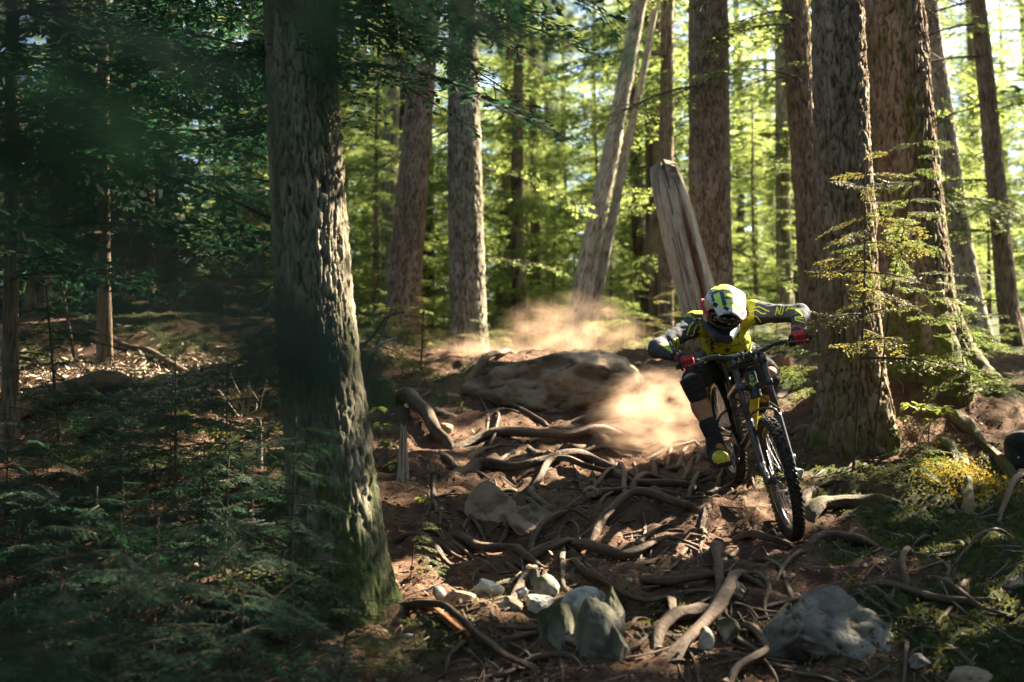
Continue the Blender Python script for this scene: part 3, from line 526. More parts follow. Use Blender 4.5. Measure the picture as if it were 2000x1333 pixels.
# ================================================================== roots, logs and sticks on the ground
def hit_s(px, py):
    d = ray(px, py); d = d / d[1]; P = CAM + _ts[:, None] * d; m = np.nonzero(P[:, 2] < gmacro(P[:, 0], P[:, 1]) + 0.03)[0]
    return P[m[0]] if len(m) else CAM + 14.2 * d
ZS = {3: (780, 650, 3.226), 4: (760, 900, 3.078), 5: (1360, 900, 3.078), 0: (0, 0, 1.0)}
def root_path(zone, pts):
    ox, oy, sc = ZS[zone]; return [(ox + p[0] / sc, oy + p[1] / sc) for p in pts], sc
def ground_path(zone, pts, w, lift, seed, wander=0.018):
    px, sc = root_path(zone, pts); P = np.array([hit_s(*p) for p in px]); L = np.linalg.norm(np.diff(P, axis=0), axis=1).sum(); n = max(8, int(L / 0.03))
    S = spline(P, n); r = 1.12 * w / sc * 0.5 * S[:, 1].mean() / FPX
    S[:, 0] += wander * vn(np.arange(n) * 0.13, seed * 3.1); S[:, 1] += wander * vn(np.arange(n) * 0.13, seed * 5.7 + 9)
    zz = gz(S[:, 0], S[:, 1]); k = 9; zz = np.convolve(np.pad(zz, k // 2, mode='edge'), np.ones(k) / k, 'valid')
    t = np.linspace(0, 1, n); ends = np.minimum(t, 1 - t); S[:, 2] = zz + r * 0.62 + lift * np.sin(np.pi * t) - 3.0 * r * np.exp(-ends * 11)
    return S, r, t
def root(zone, pts, w, label, lift=0.0, moss=0.0, worn_lit=0.6, taper=0.55, matn='root', name='tree_root', cat='root', group=None, k=16, seed=None, ell=0.9, lump=0.3):
    root.n += 1; seed = seed or root.n; S, r, t = ground_path(zone, pts, w, lift, seed)
    n = len(S); a = np.linspace(0, 2 * PI, k, endpoint=False); A, T = np.meshgrid(a, np.arange(n)); S[:, 2] += r * .7 * vn(np.arange(n) * .06, seed * 2.3)
    rr = r * (1 - (1 - taper) * t)[:, None] * (1 + .22 * vn(np.arange(n) * .09, seed * 1.7))[:, None] * (1 + lump * vn(np.cos(A) * 1.3 + seed, np.sin(A) * 1.3, T * 0.10) + 0.10 * vn(np.cos(A) * 3 + seed, np.sin(A) * 3, T * 0.35, 5) + 0.13 * vn(np.cos(A) * 3.3 + seed, np.sin(A) * 3.3, T * 0.03, 9))
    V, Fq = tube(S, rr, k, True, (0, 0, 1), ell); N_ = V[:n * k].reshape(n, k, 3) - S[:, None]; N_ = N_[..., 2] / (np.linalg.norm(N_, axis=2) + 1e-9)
    wn_ = np.clip(worn_lit * (0.35 + 0.65 * sst(0.1, 0.9, N_)) * (0.6 + 0.8 * vn(T * 0.08, A, seed)), 0, 1); mo = sst(0.2, 0.7, moss * (0.5 + 0.5 * N_) + 0.5 * moss * vn(T * 0.15, A * 1.3, seed + 2))  # tops paler in colour: wear plus the light falling on them
    pad = lambda q: np.r_[q.ravel(), 0, 0]
    o = obj(name, mesh(name, V, Fq, True, {'worn_lit': pad(wn_), 'moss': pad(mo), 'cav': pad(np.zeros_like(A)), 'rot': pad(np.zeros_like(A))}), M[matn], label=label, cat=cat, group=group); return o
root.n = 0
GR = 'bare roots laced across the trail'
RT = [
 (3, [(400, 285), (480, 245), (560, 215), (650, 180), (750, 150)], 48, 'pale sun-bleached root along the top of the crest', dict(worn_lit=1.5, lift=.03, taper=.6)),
 (3, [(505, 275), (590, 370), (690, 430), (760, 485), (900, 520), (935, 575)], 42, 'thick root running down the left face of the crest rock', dict(lift=.04)),
 (3, [(640, 215), (710, 300), (770, 380), (800, 470), (900, 530)], 34, 'root curling down the middle of the crest rock', dict(lift=.04)),
 (3, [(410, 280), (440, 340), (500, 390), (555, 460)], 30, 'leftmost root hooking down from the bleached crest root', dict(moss=.5)),
 (3, [(490, 500), (600, 490), (700, 500), (780, 500), (940, 530)], 24, 'thin root linking the foot of the crest rock to the lit log', {}),
 (3, [(545, 490), (550, 570), (545, 650)], 17, 'short upright rootlet left of the forked dry root', dict(worn_lit=1)),
 (3, [(600, 500), (625, 560), (610, 620), (600, 690)], 20, 'upper arm of the forked dry root below the crest', dict(worn_lit=1.2, lift=.03)),
 (3, [(565, 695), (640, 640), (720, 600), (810, 578)], 22, 'lower pale arm of the forked dry root below the crest', dict(worn_lit=1.2, lift=.05)),
 (3, [(705, 615), (760, 650), (790, 700)], 20, 'small hooked root right of the forked dry root', dict(worn_lit=1)),
 (3, [(1000, 585), (1012, 640), (1022, 705)], 22, 'short vertical root hanging below the lit log', dict(worn_lit=.8)),
 (3, [(395, 785), (500, 722), (640, 700), (760, 708), (880, 735), (1060, 745)], 44, 'mossy sunlit root arching across the middle step of the trail', dict(moss=.45, worn_lit=1)),
 (3, [(1085, 750), (1180, 712), (1290, 705), (1400, 730), (1590, 722)], 38, 'root with crumbly lit top continuing the middle step rightward', dict(worn_lit=1.1, moss=.25)),
 (3, [(260, 742), (300, 775), (345, 805)], 15, 'tiny root poking out at the left end of the middle step', {}),
 (3, [(250, 830), (400, 828), (535, 838)], 18, 'thin straight root below the left end of the middle step', {}),
 (3, [(515, 865), (600, 800), (700, 782), (860, 792), (970, 780)], 30, 'low arching root just under the mossy step root', {}),
 (3, [(425, 955), (540, 912), (650, 900), (720, 905), (765, 888)], 32, 'root arching above the left flat stone, upper one', {}),
 (3, [(260, 990), (400, 985), (520, 960), (640, 970), (780, 978)], 34, 'root arching above the left flat stone, lower one', {}),
 (3, [(365, 1000), (420, 1100), (490, 1210), (565, 1325)], 27, 'bare root slanting down left of the two flat stones', dict(lift=.03)),
 (3, [(795, 980), (760, 1070), (680, 1170), (615, 1315)], 38, 'root slanting down between the two flat stones', dict(lift=.04, worn_lit=.8)),
 (3, [(785, 935), (860, 985), (955, 1055)], 38, 'dark root sloping down right above the right flat stone', {}),
 (3, [(775, 915), (880, 880), (960, 842), (1080, 840), (1180, 852), (1300, 842), (1375, 790)], 44, 'long wavy root across the middle of the trail', dict(lift=.04)),
 (3, [(1385, 765), (1320, 850), (1230, 940), (1135, 1015)], 30, 'root slanting down left from the central root knot', dict(lift=.05)),
 (3, [(1400, 755), (1410, 850), (1420, 940), (1455, 1085)], 38, 'upright root dropping straight from the central root knot', dict(lift=.06, worn_lit=.9)),
 (3, [(1395, 915), (1330, 1000), (1255, 1090)], 30, 'lower slanting root under the central root knot', dict(lift=.03)),
 (3, [(1435, 990), (1500, 900), (1600, 850), (1720, 872), (1800, 860)], 56, 'thick humped root right of the central root knot', dict(lift=.04)),
 (3, [(1530, 945), (1520, 1020), (1545, 1085)], 44, 'left of two stubby knee roots above the ledge', dict(lift=.04)),
 (3, [(1575, 990), (1630, 1050), (1690, 1115)], 48, 'right of two stubby knee roots above the ledge', dict(lift=.04)),
 (3, [(1905, 815), (1860, 920), (1830, 1010), (1795, 1125)], 38, 'long root hanging down left of the rear wheel', dict(lift=.06)),
 (3, [(1870, 940), (1900, 1040), (1912, 1135)], 18, 'thin root beside the one hanging left of the rear wheel', dict(lift=.03)),
 (3, [(1695, 965), (1740, 1030), (1775, 1075)], 20, 'small slanted root in the dark hollow behind the ledge', {}),
 (3, [(1420, 742), (1540, 762), (1700, 722), (1905, 700)], 26, 'thin root in the dusty shade left of the shoe', {}),
 (3, [(1055, 1185), (1110, 1255), (1135, 1305)], 22, 'dry stick leaning against the mossy root stub', dict(name='stick', cat='stick', worn_lit=1.2, lift=.05)),
 (3, [(1180, 1320), (1280, 1230), (1400, 1140), (1480, 1093), (1600, 1108), (1740, 1150), (1860, 1140), (2010, 1195)], 66, 'big sunlit root bridging the ledge in mid trail', dict(lift=.06, worn_lit=1)),
 (3, [(795, 1295), (900, 1230), (1000, 1180), (1105, 1115)], 46, 'dark root rising right from below the right flat stone', dict(lift=.03)),
 (4, [(815, 560), (900, 545), (1000, 540), (1080, 500), (1145, 455)], 50, 'sawn root stub with golden moss tuft on its end', dict(moss=.3, worn_lit=.9, lift=.05)),
 (4, [(885, 575), (840, 650), (830, 710), (780, 770), (700, 860), (630, 890)], 66, 'thick root curling down beside the white stones', dict(lift=.05)),
 (4, [(1075, 600), (1180, 660), (1270, 690), (1380, 740), (1480, 810), (1580, 832), (1680, 790), (1735, 757), (1800, 850), (1880, 885)], 42, 'long sagging root above the stone pile', dict(lift=.03)),
 (4, [(1135, 605), (1220, 650), (1295, 682)], 24, 'thin root lying on the long sagging root', {}),
 (4, [(1975, 715), (1900, 760), (1825, 805)], 34, 'short root joining the big forked root from the right', {}),
 (4, [(1980, 795), (1880, 870), (1800, 920), (1730, 960), (1650, 1060), (1595, 1160)], 90, 'massive root descending below the front wheel, lower arm', dict(lift=.04)),
 (4, [(1720, 765), (1710, 850), (1690, 935)], 58, 'knuckled root stub above the massive lower root', dict(lift=.04)),
 (4, [(1485, 1005), (1500, 1080), (1560, 1125)], 34, 'small bent root right of the tall green stone', {}),
 (4, [(-10, 440), (100, 450), (200, 470), (290, 520), (350, 560), (440, 572)], 46, 'reddish root creeping from the nearest trunk onto the trail', dict(lift=.03)),
 (4, [(240, 458), (310, 470), (400, 520), (510, 542)], 30, 'second root creeping onto the trail beside the reddish one', {}),
 (4, [(205, 355), (280, 410), (315, 448)], 34, 'short knobbly root above the pair creeping onto the trail', {}),
 (4, [(335, 435), (420, 480), (525, 522)], 27, 'slim root trailing right toward the slanting bare root', {}),
 (4, [(50, 750), (160, 850), (260, 940), (400, 1030), (500, 1100), (620, 1170), (740, 1230), (900, 1290), (1010, 1335)], 58, 'long dark root edging the lower left of the trail', dict(lift=.05)),
 (4, [(455, 1075), (420, 1150), (350, 1190), (325, 1255)], 28, 'crooked side root off the long edging root', dict(lift=.03)),
 (4, [(735, 1200), (880, 1190), (1000, 1230), (1100, 1290), (1190, 1338)], 52, 'smooth brown root at the bottom edge below the stones', dict(lift=.03, worn_lit=.8)),
 (4, [(1595, 685), (1680, 610), (1760, 550), (1830, 510)], 32, 'straight root lying diagonally below the ledge', {}),
 (4, [(1415, 582), (1560, 540), (1710, 468)], 23, 'faint thin root above the diagonal one below the ledge', {}),
 (4, [(695, 965), (760, 1050), (805, 1115)], 36, 'pale-edged root stub left of the stone pile', dict(worn_lit=.9)),
 (4, [(1705, 1095), (1750, 1170), (1790, 1260), (1855, 1335)], 18, 'thin dangling root at the bottom under the massive root', dict(worn_lit=1)),
 (4, [(295, 280), (360, 315), (435, 322)], 16, 'little stick left of the flat stones', dict(name='stick', cat='stick')),
 (5, [(165, 470), (260, 470), (340, 500), (420, 522), (540, 516), (665, 512)], 52, 'root passing right under the front tyre', dict(lift=.04)),
 (5, [(655, 540), (580, 600), (500, 650), (445, 685)], 34, 'side root bending down left from the broken pale root', dict(lift=.03)),
 (5, [(120, 495), (120, 600), (140, 680), (150, 760), (90, 850), (30, 920)], 78, 'massive root descending below the front wheel, upper arm', dict(lift=.05)),
 (5, [(315, 805), (450, 792), (620, 780), (760, 760), (890, 715)], 34, 'root running along the top of the big lichen boulder', {}),
 (5, [(765, 700), (900, 690), (1020, 700), (1100, 770), (1180, 840), (1270, 890), (1390, 945)], 42, 'long pale root winding right of the big boulder', dict(worn_lit=.9)),
 (5, [(955, 735), (1040, 830), (1140, 890), (1180, 960), (1165, 1000)], 30, 'thin root hugging the upper right edge of the boulder', {}),
 (5, [(1190, 955), (1280, 1030), (1325, 1065)], 28, 'stub of root at the right shoulder of the boulder', {}),
 (5, [(1195, 1025), (1270, 1080), (1285, 1180), (1245, 1300)], 32, 'root dropping down the right side of the boulder', dict(lift=.03)),
 (5, [(298, 855), (330, 930), (370, 1010), (410, 1090), (410, 1150), (350, 1200), (250, 1240), (185, 1305)], 66, 'thick root looping down left of the boulder', dict(lift=.05, worn_lit=.8)),
 (5, [(210, 895), (250, 990), (330, 1090), (390, 1180), (470, 1250), (525, 1335)], 25, 'thin wiry root crossing the thick loop left of the boulder', dict(lift=.04)),
 (5, [(1292, 535), (1270, 600), (1250, 650), (1300, 745)], 44, 'grey upright root stub on the mossy right bank', dict(worn_lit=1.2, lift=.03)),
 (5, [(1325, 690), (1450, 740), (1560, 800), (1680, 880), (1800, 920), (1980, 922)], 42, 'long root sweeping to the lower right edge', {}),
 (5, [(1495, 640), (1650, 600), (1790, 550), (1980, 475)], 25, 'grey fallen branch lying across the right moss', dict(name='fallen_branch', cat='branch', worn_lit=1.2, lift=.06)),
 (5, [(1975, 20), (1920, 200), (1830, 310), (1795, 355)], 44, 'pale barkless branch leaning in from the right edge', dict(name='fallen_branch', cat='branch', worn_lit=1.5, lift=.10)),
 (5, [(1585, 785), (1640, 730), (1700, 695)], 32, 'short grey root above the sweeping right root', dict(worn_lit=1)),
 (5, [(1475, 1055), (1540, 1110), (1620, 1160), (1700, 1230), (1760, 1300)], 40, 'root wriggling toward the bottom right corner boulder', {}),
 (5, [(1235, 1152), (1340, 1120), (1440, 1098)], 16, 'forked dry twig right of the boulder, lying arm', dict(name='stick', cat='stick', worn_lit=1.2, lift=.03)),
 (5, [(1325, 1175), (1350, 1110), (1375, 1065)], 14, 'forked dry twig right of the boulder, upright arm', dict(name='stick', cat='stick', worn_lit=1.2, lift=.03)),
 (5, [(1445, 995), (1500, 930), (1555, 845)], 28, 'root slanting up toward the mossy bank at lower right', {}),
 (5, [(1235, 940), (1350, 990), (1490, 1042)], 30, 'root linking the winding pale root to the corner roots', {}),
 (5, [(1465, 598), (1500, 660), (1500, 715)], 30, 'stubby grey root below the fallen grey branch', dict(worn_lit=1)),
 (5, [(635, 235), (700, 180), (780, 145)], 64, 'humped pale root just right of the front tyre', dict(worn_lit=1, taper=.8)),
 (5, [(1075, 722), (1120, 680), (1175, 638)], 14, 'tiny pale twig above the winding pale root', dict(name='stick', cat='stick', worn_lit=1.5)),
 (5, [(1165, 805), (1210, 738)], 22, 'short peg of root beside the winding pale root', {}),
 (0, [(1500, 765), (1560, 745), (1620, 770)], 22, 'root crossing the lit soil left of the massive trunks', {}),
 (0, [(1545, 830), (1600, 850), (1650, 835)], 20, 'dark root at the foot of the left massive trunk', {}),
 (0, [(1690, 815), (1680, 870), (1640, 920)], 14, 'wiry root curving down from between the massive trunks', dict(worn_lit=1)),
 (0, [(1560, 960), (1620, 940), (1700, 950)], 16, 'thin root behind the mossy log beside the front wheel', {}),
 (0, [(1835, 850), (1870, 905), (1890, 960), (1880, 1000)], 26, 'great buttress root running down toward the golden moss', dict(moss=.6, lift=.0, taper=.7, lump=.7, worn_lit=0, k=18)),
 (0, [(1850, 800), (1900, 850), (1950, 900), (2010, 940)], 24, 'great buttress root running right past the black bag', dict(moss=.6, lift=.0, taper=.7, lump=.7, worn_lit=0, k=18)),
]
RT += [
 (0, [(860, 868), (960, 850), (1060, 858), (1170, 846), (1290, 862)], 20, 'thick root forming the first step below the fallen logs', dict(lift=.03, worn_lit=.9)),
 (0, [(850, 935), (940, 905), (1040, 915), (1150, 900), (1260, 915), (1330, 900)], 24, 'thick root forming a step above the flat stones', dict(lift=.04)),
 (0, [(1080, 985), (1180, 955), (1290, 950), (1400, 968)], 24, 'thick root forming a step left below the shoe', dict(lift=.04)),
 (0, [(1010, 1075), (1100, 1060), (1200, 1085), (1320, 1070), (1440, 1085)], 24, 'thick root forming the step under the sunlit bridging root', dict(lift=.03)),
 (0, [(1230, 1110), (1330, 1130), (1440, 1120), (1530, 1140)], 22, 'thick root running toward the boulder below the front wheel', dict(lift=.03)),
 (0, [(1290, 1290), (1360, 1230), (1420, 1160), (1450, 1100)], 26, 'thick root climbing right of the stone pile', dict(lift=.04)),
 (0, [(870, 1020), (930, 1060), (1010, 1065), (1060, 1100)], 20, 'thick root below the flat stones bending down', dict(lift=.03)),
 (0, [(1180, 900), (1240, 935), (1330, 940), (1400, 925)], 20, 'thick root linking the central knot to the rear wheel', dict(lift=.03)),
 (0, [(1600, 1080), (1700, 1060), (1800, 1090), (1920, 1080)], 18, 'root crossing the right moss level with the front tyre', {}),
 (0, [(1640, 1150), (1740, 1140), (1850, 1175), (1990, 1165)], 20, 'root crossing the lower right moss above the sweeping root', {}),
]
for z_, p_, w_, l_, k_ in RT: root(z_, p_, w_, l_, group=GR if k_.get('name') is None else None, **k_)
# logs
root(3, [(960, 545), (1150, 532), (1300, 548), (1480, 565), (1660, 625)], 70, 'upper of two fallen logs across the trail with crumbling sunlit moss', moss=.45, worn_lit=1.2, taper=.85, name='fallen_log', cat='log', k=16, lift=.02)
root(3, [(1030, 602), (1200, 602), (1400, 628), (1640, 668)], 62, 'lower of two fallen logs across the trail, dark and dusty', worn_lit=.8, taper=.85, name='fallen_log', cat='log', k=16)
root(5, [(630, 300), (800, 262), (1000, 245), (1290, 225)], 100, 'mossy rotting log lying right of the front wheel', moss=.55, worn_lit=.8, taper=.9, name='fallen_log', cat='log', k=20)
root(5, [(655, 522), (800, 502), (950, 512), (1100, 485)], 60, 'pale broken root with a splintered end right of the front tyre', worn_lit=1.3, name='broken_root', cat='root', taper=1.0, k=14, lift=.03)
root(4, [(150, 735), (240, 840), (300, 930), (400, 1005), (540, 1070)], 44, 'splintered orange rotten wood along the lower left trail edge', matn='rotwood', name='rotten_wood', cat='wood', k=14, lump=.6, worn_lit=0)
root(0, [(-80, 872), (60, 810), (180, 770), (320, 722)], 46, 'pale fallen log in the dappled sun at the left', matn='root', worn_lit=1.8, moss=.35, name='fallen_log', cat='log', k=40, taper=.75, lift=.0, lump=.25)
root(0, [(-60, 905), (120, 862), (300, 830), (470, 838), (560, 862)], 20, 'long thin log below the pale fallen one at the left', matn='root', worn_lit=1.6, name='fallen_log', cat='log', k=12, lift=.03, lump=.4)
root(0, [(385, 940), (470, 942), (560, 958)], 24, 'small golden mossy log left of the nearest trunk', moss=.7, worn_lit=1, name='fallen_log', cat='log', k=12, lift=.02)
root(0, [(-20, 990), (60, 950), (170, 905)], 18, 'dark thin branch fallen in the left undergrowth', name='fallen_branch', cat='branch', lift=.02)
root(0, [(735, 760), (790, 800), (850, 850), (900, 875)], 34, 'sunlit crumbling root from the mossy stump down to the trail', moss=.2, worn_lit=1.3, name='tree_root', cat='root', lift=.08)
root(0, [(400, 745), (300, 690), (170, 660), (90, 648)], 14, 'thin lit branch lying in the dark left background', name='fallen_branch', cat='branch', worn_lit=1.2, lift=.04)
root(0, [(-10, 708), (40, 702), (90, 700)], 12, 'short lit branch at the left edge below the fleck-lit trunk', name='fallen_branch', cat='branch', worn_lit=1.2, lift=.04)
# the woven mat between the big roots
rng = np.random.default_rng(14)
for i in range(190):
    px, py = rng.uniform(830, 1500), 850 + 470 * rng.random() ** 1.2
    if 1470 < px < 1610 and py < 1000: continue
    a = rng.normal(0, .42) if rng.random() < .7 else rng.uniform(.7, 1.9); L = rng.uniform(70, 230); c = rng.uniform(-40, 40); d_ = np.array([math.cos(a), math.sin(a) * .8]) * L; nn = np.array([-math.sin(a), math.cos(a)])
    root(0, [(px, py), tuple(np.array([px, py]) + d_ * .33 + nn * c * .5), tuple(np.array([px, py]) + d_ * .66 - nn * c * .3), tuple(np.array([px, py]) + d_)], rng.choice([rng.uniform(4, 8), rng.uniform(7, 15)]), 'bare root woven into the mat covering the slope', group='roots of the woven mat', worn_lit=rng.uniform(.0, .5), lift=rng.uniform(-.02, .015), taper=rng.uniform(.2, .5), k=8, lump=.4, moss=rng.choice([0, 0, .4]))
# small rootlets
rng = np.random.default_rng(4); RL = []
for i in range(60):
    px, py = rng.uniform(800, 1950), rng.uniform(830, 1320)
    if 1480 < px < 1600 and py < 1000: continue
    a = rng.uniform(-0.9, 0.9) + (PI if rng.random() < .5 else 0); L = rng.uniform(25, 90); c = rng.uniform(-25, 25)
    pts = [(px, py), (px + math.cos(a) * L * .5 - c * math.sin(a), py + math.sin(a) * L * .35 + c * .5), (px + math.cos(a) * L, py + math.sin(a) * L * .6)]
    root(0, pts, rng.uniform(4, 9), 'thin bare rootlet on the rooty slope', group='rootlets on the slope', name='rootlet', k=6, worn_lit=rng.uniform(.2, 1.2), lift=rng.uniform(0, .02))

# ================================================================== rocks
import bmesh
def ico(sub):
    bm = bmesh.new(); bmesh.ops.create_icosphere(bm, subdivisions=sub, radius=1.0); V = np.array([v.co for v in bm.verts]); Fq = np.array([[v.index for v in f.verts] for f in bm.faces]); bm.free(); return V, Fq
ICO = {k: ico(k) for k in (2, 3, 4, 5)}
def cat_big(px, py): return 920 < px < 1230 and py > 1110
def rock(px, py, w, h, label, matn='rock', seed=1, sub=4, dep=0.8, cuts=11, moss=0.2, tilt=0.0, up=0.0, group=None, name='rock', cracks=0.0, rough=0.05, face=None):
    if cat_big(px, py): w, h = w * 1.25, h * 1.1
    P = hit_s(px, py); rx = w * .5 * P[1] / FPX; rz = h * .5 * P[1] / FPX; ry = max(rx, rz) * dep; rng = np.random.default_rng(seed * 7 + 3)
    V, Fq = ICO[sub]; V = V * 1.25
    for _ in range(cuts):
        n = unit(rng.normal(0, 1, 3)); d = rng.uniform(0.64, 0.95); q = V @ n - d; V = V - np.where(q > 0, q * 0.97, 0)[:, None] * n
    if face:
        n = unit((face[1], -.78, .62)); q = V @ n - face[0]; V = V - np.where(q > 0, q * 0.985, 0)[:, None] * n
    N_ = V / np.linalg.norm(V, axis=1)[:, None]; nz = fbm(V[:, 0] * 2.2 + seed, V[:, 1] * 2.2, V[:, 2] * 2.2, seed, 4)
    f1, f2, _ = worley(V[:, 0] * 1.6 + .4 * nz + seed, V[:, 2] * 1.6 + V[:, 1] * .7, 0, seed); ck = (1 - sst(0.0, 0.10, f2 - f1)) * cracks
    V = V + N_ * (rough * nz + 0.035 * fbm(V[:, 0] * 7, V[:, 1] * 7, V[:, 2] * 7, seed, 4) - 0.05 * ck)[:, None]; topn = N_[:, 2]
    V = V * np.array([rx, ry, rz]); c, s = math.cos(tilt), math.sin(tilt); V = np.stack([V[:, 0] * c - V[:, 2] * s, V[:, 1], V[:, 0] * s + V[:, 2] * c], -1)
    mo = sst(0.15, 0.6, moss * (0.6 + 0.7 * topn) + 0.5 * moss * nz); cav = np.clip(sst(0.1, 0.7, -nz) * .7 + ck, 0, 1)
    return obj(name, mesh(name, V, np.c_[Fq, Fq[:, 2:]], sub == 5, {'moss': mo, 'cav': cav}), M[matn], label=label, cat='rock', group=group, loc=P + np.array([0, ry * 0.25, up]))
Z4 = lambda x, y: (760 + x / 3.078, 900 + y / 3.078); Z5 = lambda x, y: (1360 + x / 3.078, 900 + y / 3.078); Z3 = lambda x, y: (780 + x / 3.226, 650 + y / 3.226)
rock(1085, 775, 300, 150, 'broad cracked rock slab forming the crest of the trail', 'rock_warm', 1, 5, .62, 12, .04, 0.03, cracks=.6, rough=.06, up=.02)
rock(*Z4(640, 300), 105, 105, 'left of two flat stones set in the trail', 'rock_warm', 2, 4, .7, 9, .05, .4, rough=.04, face=(.45, -.1))
rock(*Z4(870, 365), 112, 84, 'right of two flat stones set in the trail', 'rock_warm', 3, 4, .7, 9, .3, -.2, rough=.04, face=(.45, .15))
rock(*Z4(590, 790), 46, 48, 'pale-topped angular stone left of the stone pile', 'rock_pale', 4, 3, .9, 10, .1, .3)
rock(*Z4(880, 735), 28, 44, 'small upright stone at the top of the stone pile', 'rock', 5, 3, .8, 9, .35, .1)
rock(*Z4(960, 795), 34, 58, 'greenish oblong stone leaning at the top of the pile', 'rock_pale', 6, 3, .8, 9, .4, .5)
rock(*Z4(890, 872), 48, 42, 'rounded mottled pale stone on the left of the pile', 'rock_pale', 7, 4, .8, 9, .2, .2)
rock(*Z4(800, 795), 20, 20, 'small white stone beside the thick curling root', 'rock_pale', 8, 3, .8, 9, 0)
rock(*Z4(1185, 955), 70, 72, 'bright white stone on top of the pile', 'rock_pale', 9, 4, .7, 9, 0, .3, up=.03)
rock(*Z4(1040, 960), 62, 58, 'mossy stone left of the bright white one', 'rock', 10, 4, .8, 9, .45)
rock(*Z4(1235, 860), 54, 44, 'dark slanted slab behind the bright white stone', 'rock', 11, 3, .6, 10, .2, -.5)
rock(*Z4(1345, 985), 38, 96, 'tall narrow green-grey stone at the right of the pile', 'rock', 12, 4, .9, 10, .4, .05, up=.03)
rock(*Z4(1265, 1165), 84, 150, 'large grey-green block standing below the white stone', 'rock', 13, 4, .7, 9, .28, .03, up=.02)
rock(*Z4(985, 1060), 56, 120, 'dark mossy block left of the large standing block', 'rock', 14, 4, .8, 9, .5)
rock(*Z4(1110, 1100), 36, 34, 'small brown stone wedged left of the large standing block', 'rock_warm', 15, 3, .8, 9, .1)
rock(*Z4(1375, 1180), 34, 130, 'slim grey-green stone right of the large standing block', 'rock', 31, 4, .9, 9, .3, .04)
rock(*Z4(415, 850), 66, 34, 'earthy slab edge above the rotten orange wood', 'rock_warm', 16, 3, .9, 8, 0)
rock(*Z4(300, 815), 24, 34, 'small grey stone above the orange rotten wood', 'rock_pale', 17, 3, .8, 8, .1, .5)
rock(*Z4(1225, 195), 34, 24, 'little round stone in the middle of the root tangle', 'rock_warm', 18, 3, .9, 8, .1)
rock(*Z4(700, 900), 50, 40, 'earth-covered stone under the thick curling root', 'rock_warm', 32, 3, .9, 8, .1)
rock(*Z5(800, 1050), 285, 205, 'big lichen-patched boulder in the lower right', 'rock', 19, 5, .75, 22, .16, -.3, cracks=1.0, rough=.13, up=-.04, face=(.58, .1))
rock(*Z5(235, 775), 36, 36, 'pair of weathered stones left of the boulder, upper one', 'rock', 20, 3, .8, 9, .2)
rock(*Z5(190, 1020), 38, 46, 'mossy stone half hidden behind the looping root', 'rock', 21, 3, .8, 9, .5)
rock(*Z5(55, 1090), 28, 46, 'pale stone under the massive lower root', 'rock_pale', 22, 3, .8, 9, .3)
rock(*Z5(615, 85), 18, 30, 'upright pale stone right of the front fork', 'rock_pale', 23, 3, .8, 9, 0)
rock(*Z5(1930, 740), 44, 34, 'flat brown stone at the lower right edge', 'rock_warm', 24, 3, .8, 9, .1)
rock(*Z5(1640, 1330), 86, 44, 'rounded boulder cut by the bottom edge at right', 'rock_warm', 25, 4, .8, 6, .1)
rock(*Z5(1350, 1210), 40, 26, 'small stone right of the boulder at the bottom', 'rock', 26, 3, .8, 9, .2)
rock(*Z5(730, 462), 18, 12, 'pebble just right of the front tyre', 'rock_pale', 27, 3, .8, 9, 0)
rock(*Z3(275, 612), 38, 22, 'flat stone on the dirt left of the forked dry root', 'rock_warm', 28, 3, .9, 8, 0)
rock(*Z3(255, 500), 26, 18, 'stone in the dirt slope left of the crest rock, upper one', 'rock_warm', 29, 3, .9, 8, 0)
rock(*Z3(330, 410), 26, 20, 'stone in the dirt slope left of the crest rock, highest one', 'rock_warm', 30, 3, .9, 8, 0)
rock(*Z3(310, 535), 26, 16, 'stone in the dirt slope left of the crest rock, lower one', 'rock_warm', 33, 3, .9, 8, 0)
rng = np.random.default_rng(9)
for i in range(30):
    px, py = rng.uniform(790, 1980), rng.uniform(840, 1325); s = rng.uniform(5, 13)
    rock(px, py, s * rng.uniform(1, 1.6), s, 'small loose stone half sunk in the soil of the slope', ['rock_warm', 'rock', 'rock_pale'][i % 3], 100 + i, 3, .9, 14, rng.uniform(0, .3), rng.uniform(-.5, .5), group='loose stones on the slope', name='stone')
# ================================================================== the mountain bike
M['black_paint'] = mat('black_paint', (0.012, 0.013, 0.015), 0.35, (0.03, 0.03, 0.032), 30, spec=0.5, coat=0.3)
M['rubber'] = mat('rubber', (0.018, 0.017, 0.016), 0.85, (0.06, 0.045, 0.035), 25, spec=0.3, bump=0.3, bscale=120)
M['yellow_paint'] = mat('yellow_paint', (0.55, 0.52, 0.03), 0.45, (0.42, 0.38, 0.03), 25)
M['alloy'] = mat('alloy', (0.55, 0.55, 0.56), 0.35, metal=0.9)
M['dark_alloy'] = mat('dark_alloy', (0.05, 0.05, 0.055), 0.4, (0.10, 0.09, 0.08), 30, metal=0.6)
M['white_print'] = mat('white_print', (0.75, 0.75, 0.73), 0.5)
M['bar_paint'] = mat('bar_paint', (0.035, 0.04, 0.03), 0.45, (0.06, 0.065, 0.05), 20, metal=0.3)
RW, FW = at(1418, 838, 9.2), at(1525, 935, 8.0); bx = unit(FW - RW); WB = np.linalg.norm(FW - RW)
def bike_axes(lean):
    s0 = unit(np.cross((0, 0, 1), bx)); u0 = np.cross(bx, s0); return s0 * math.cos(lean) - u0 * math.sin(lean), u0 * math.cos(lean) + s0 * math.sin(lean)
best = min(np.linspace(-0.6, 0.6, 241), key=lambda l: abs(((proj(FW + .33 * bike_axes(l)[1]) - proj(FW - .33 * bike_axes(l)[1])) @ np.array([1, 0])) / 240 + 36 / 240))
bl, bu = bike_axes(best); BM = np.stack([bx, bl, bu], 1)      # columns: forward, left, up
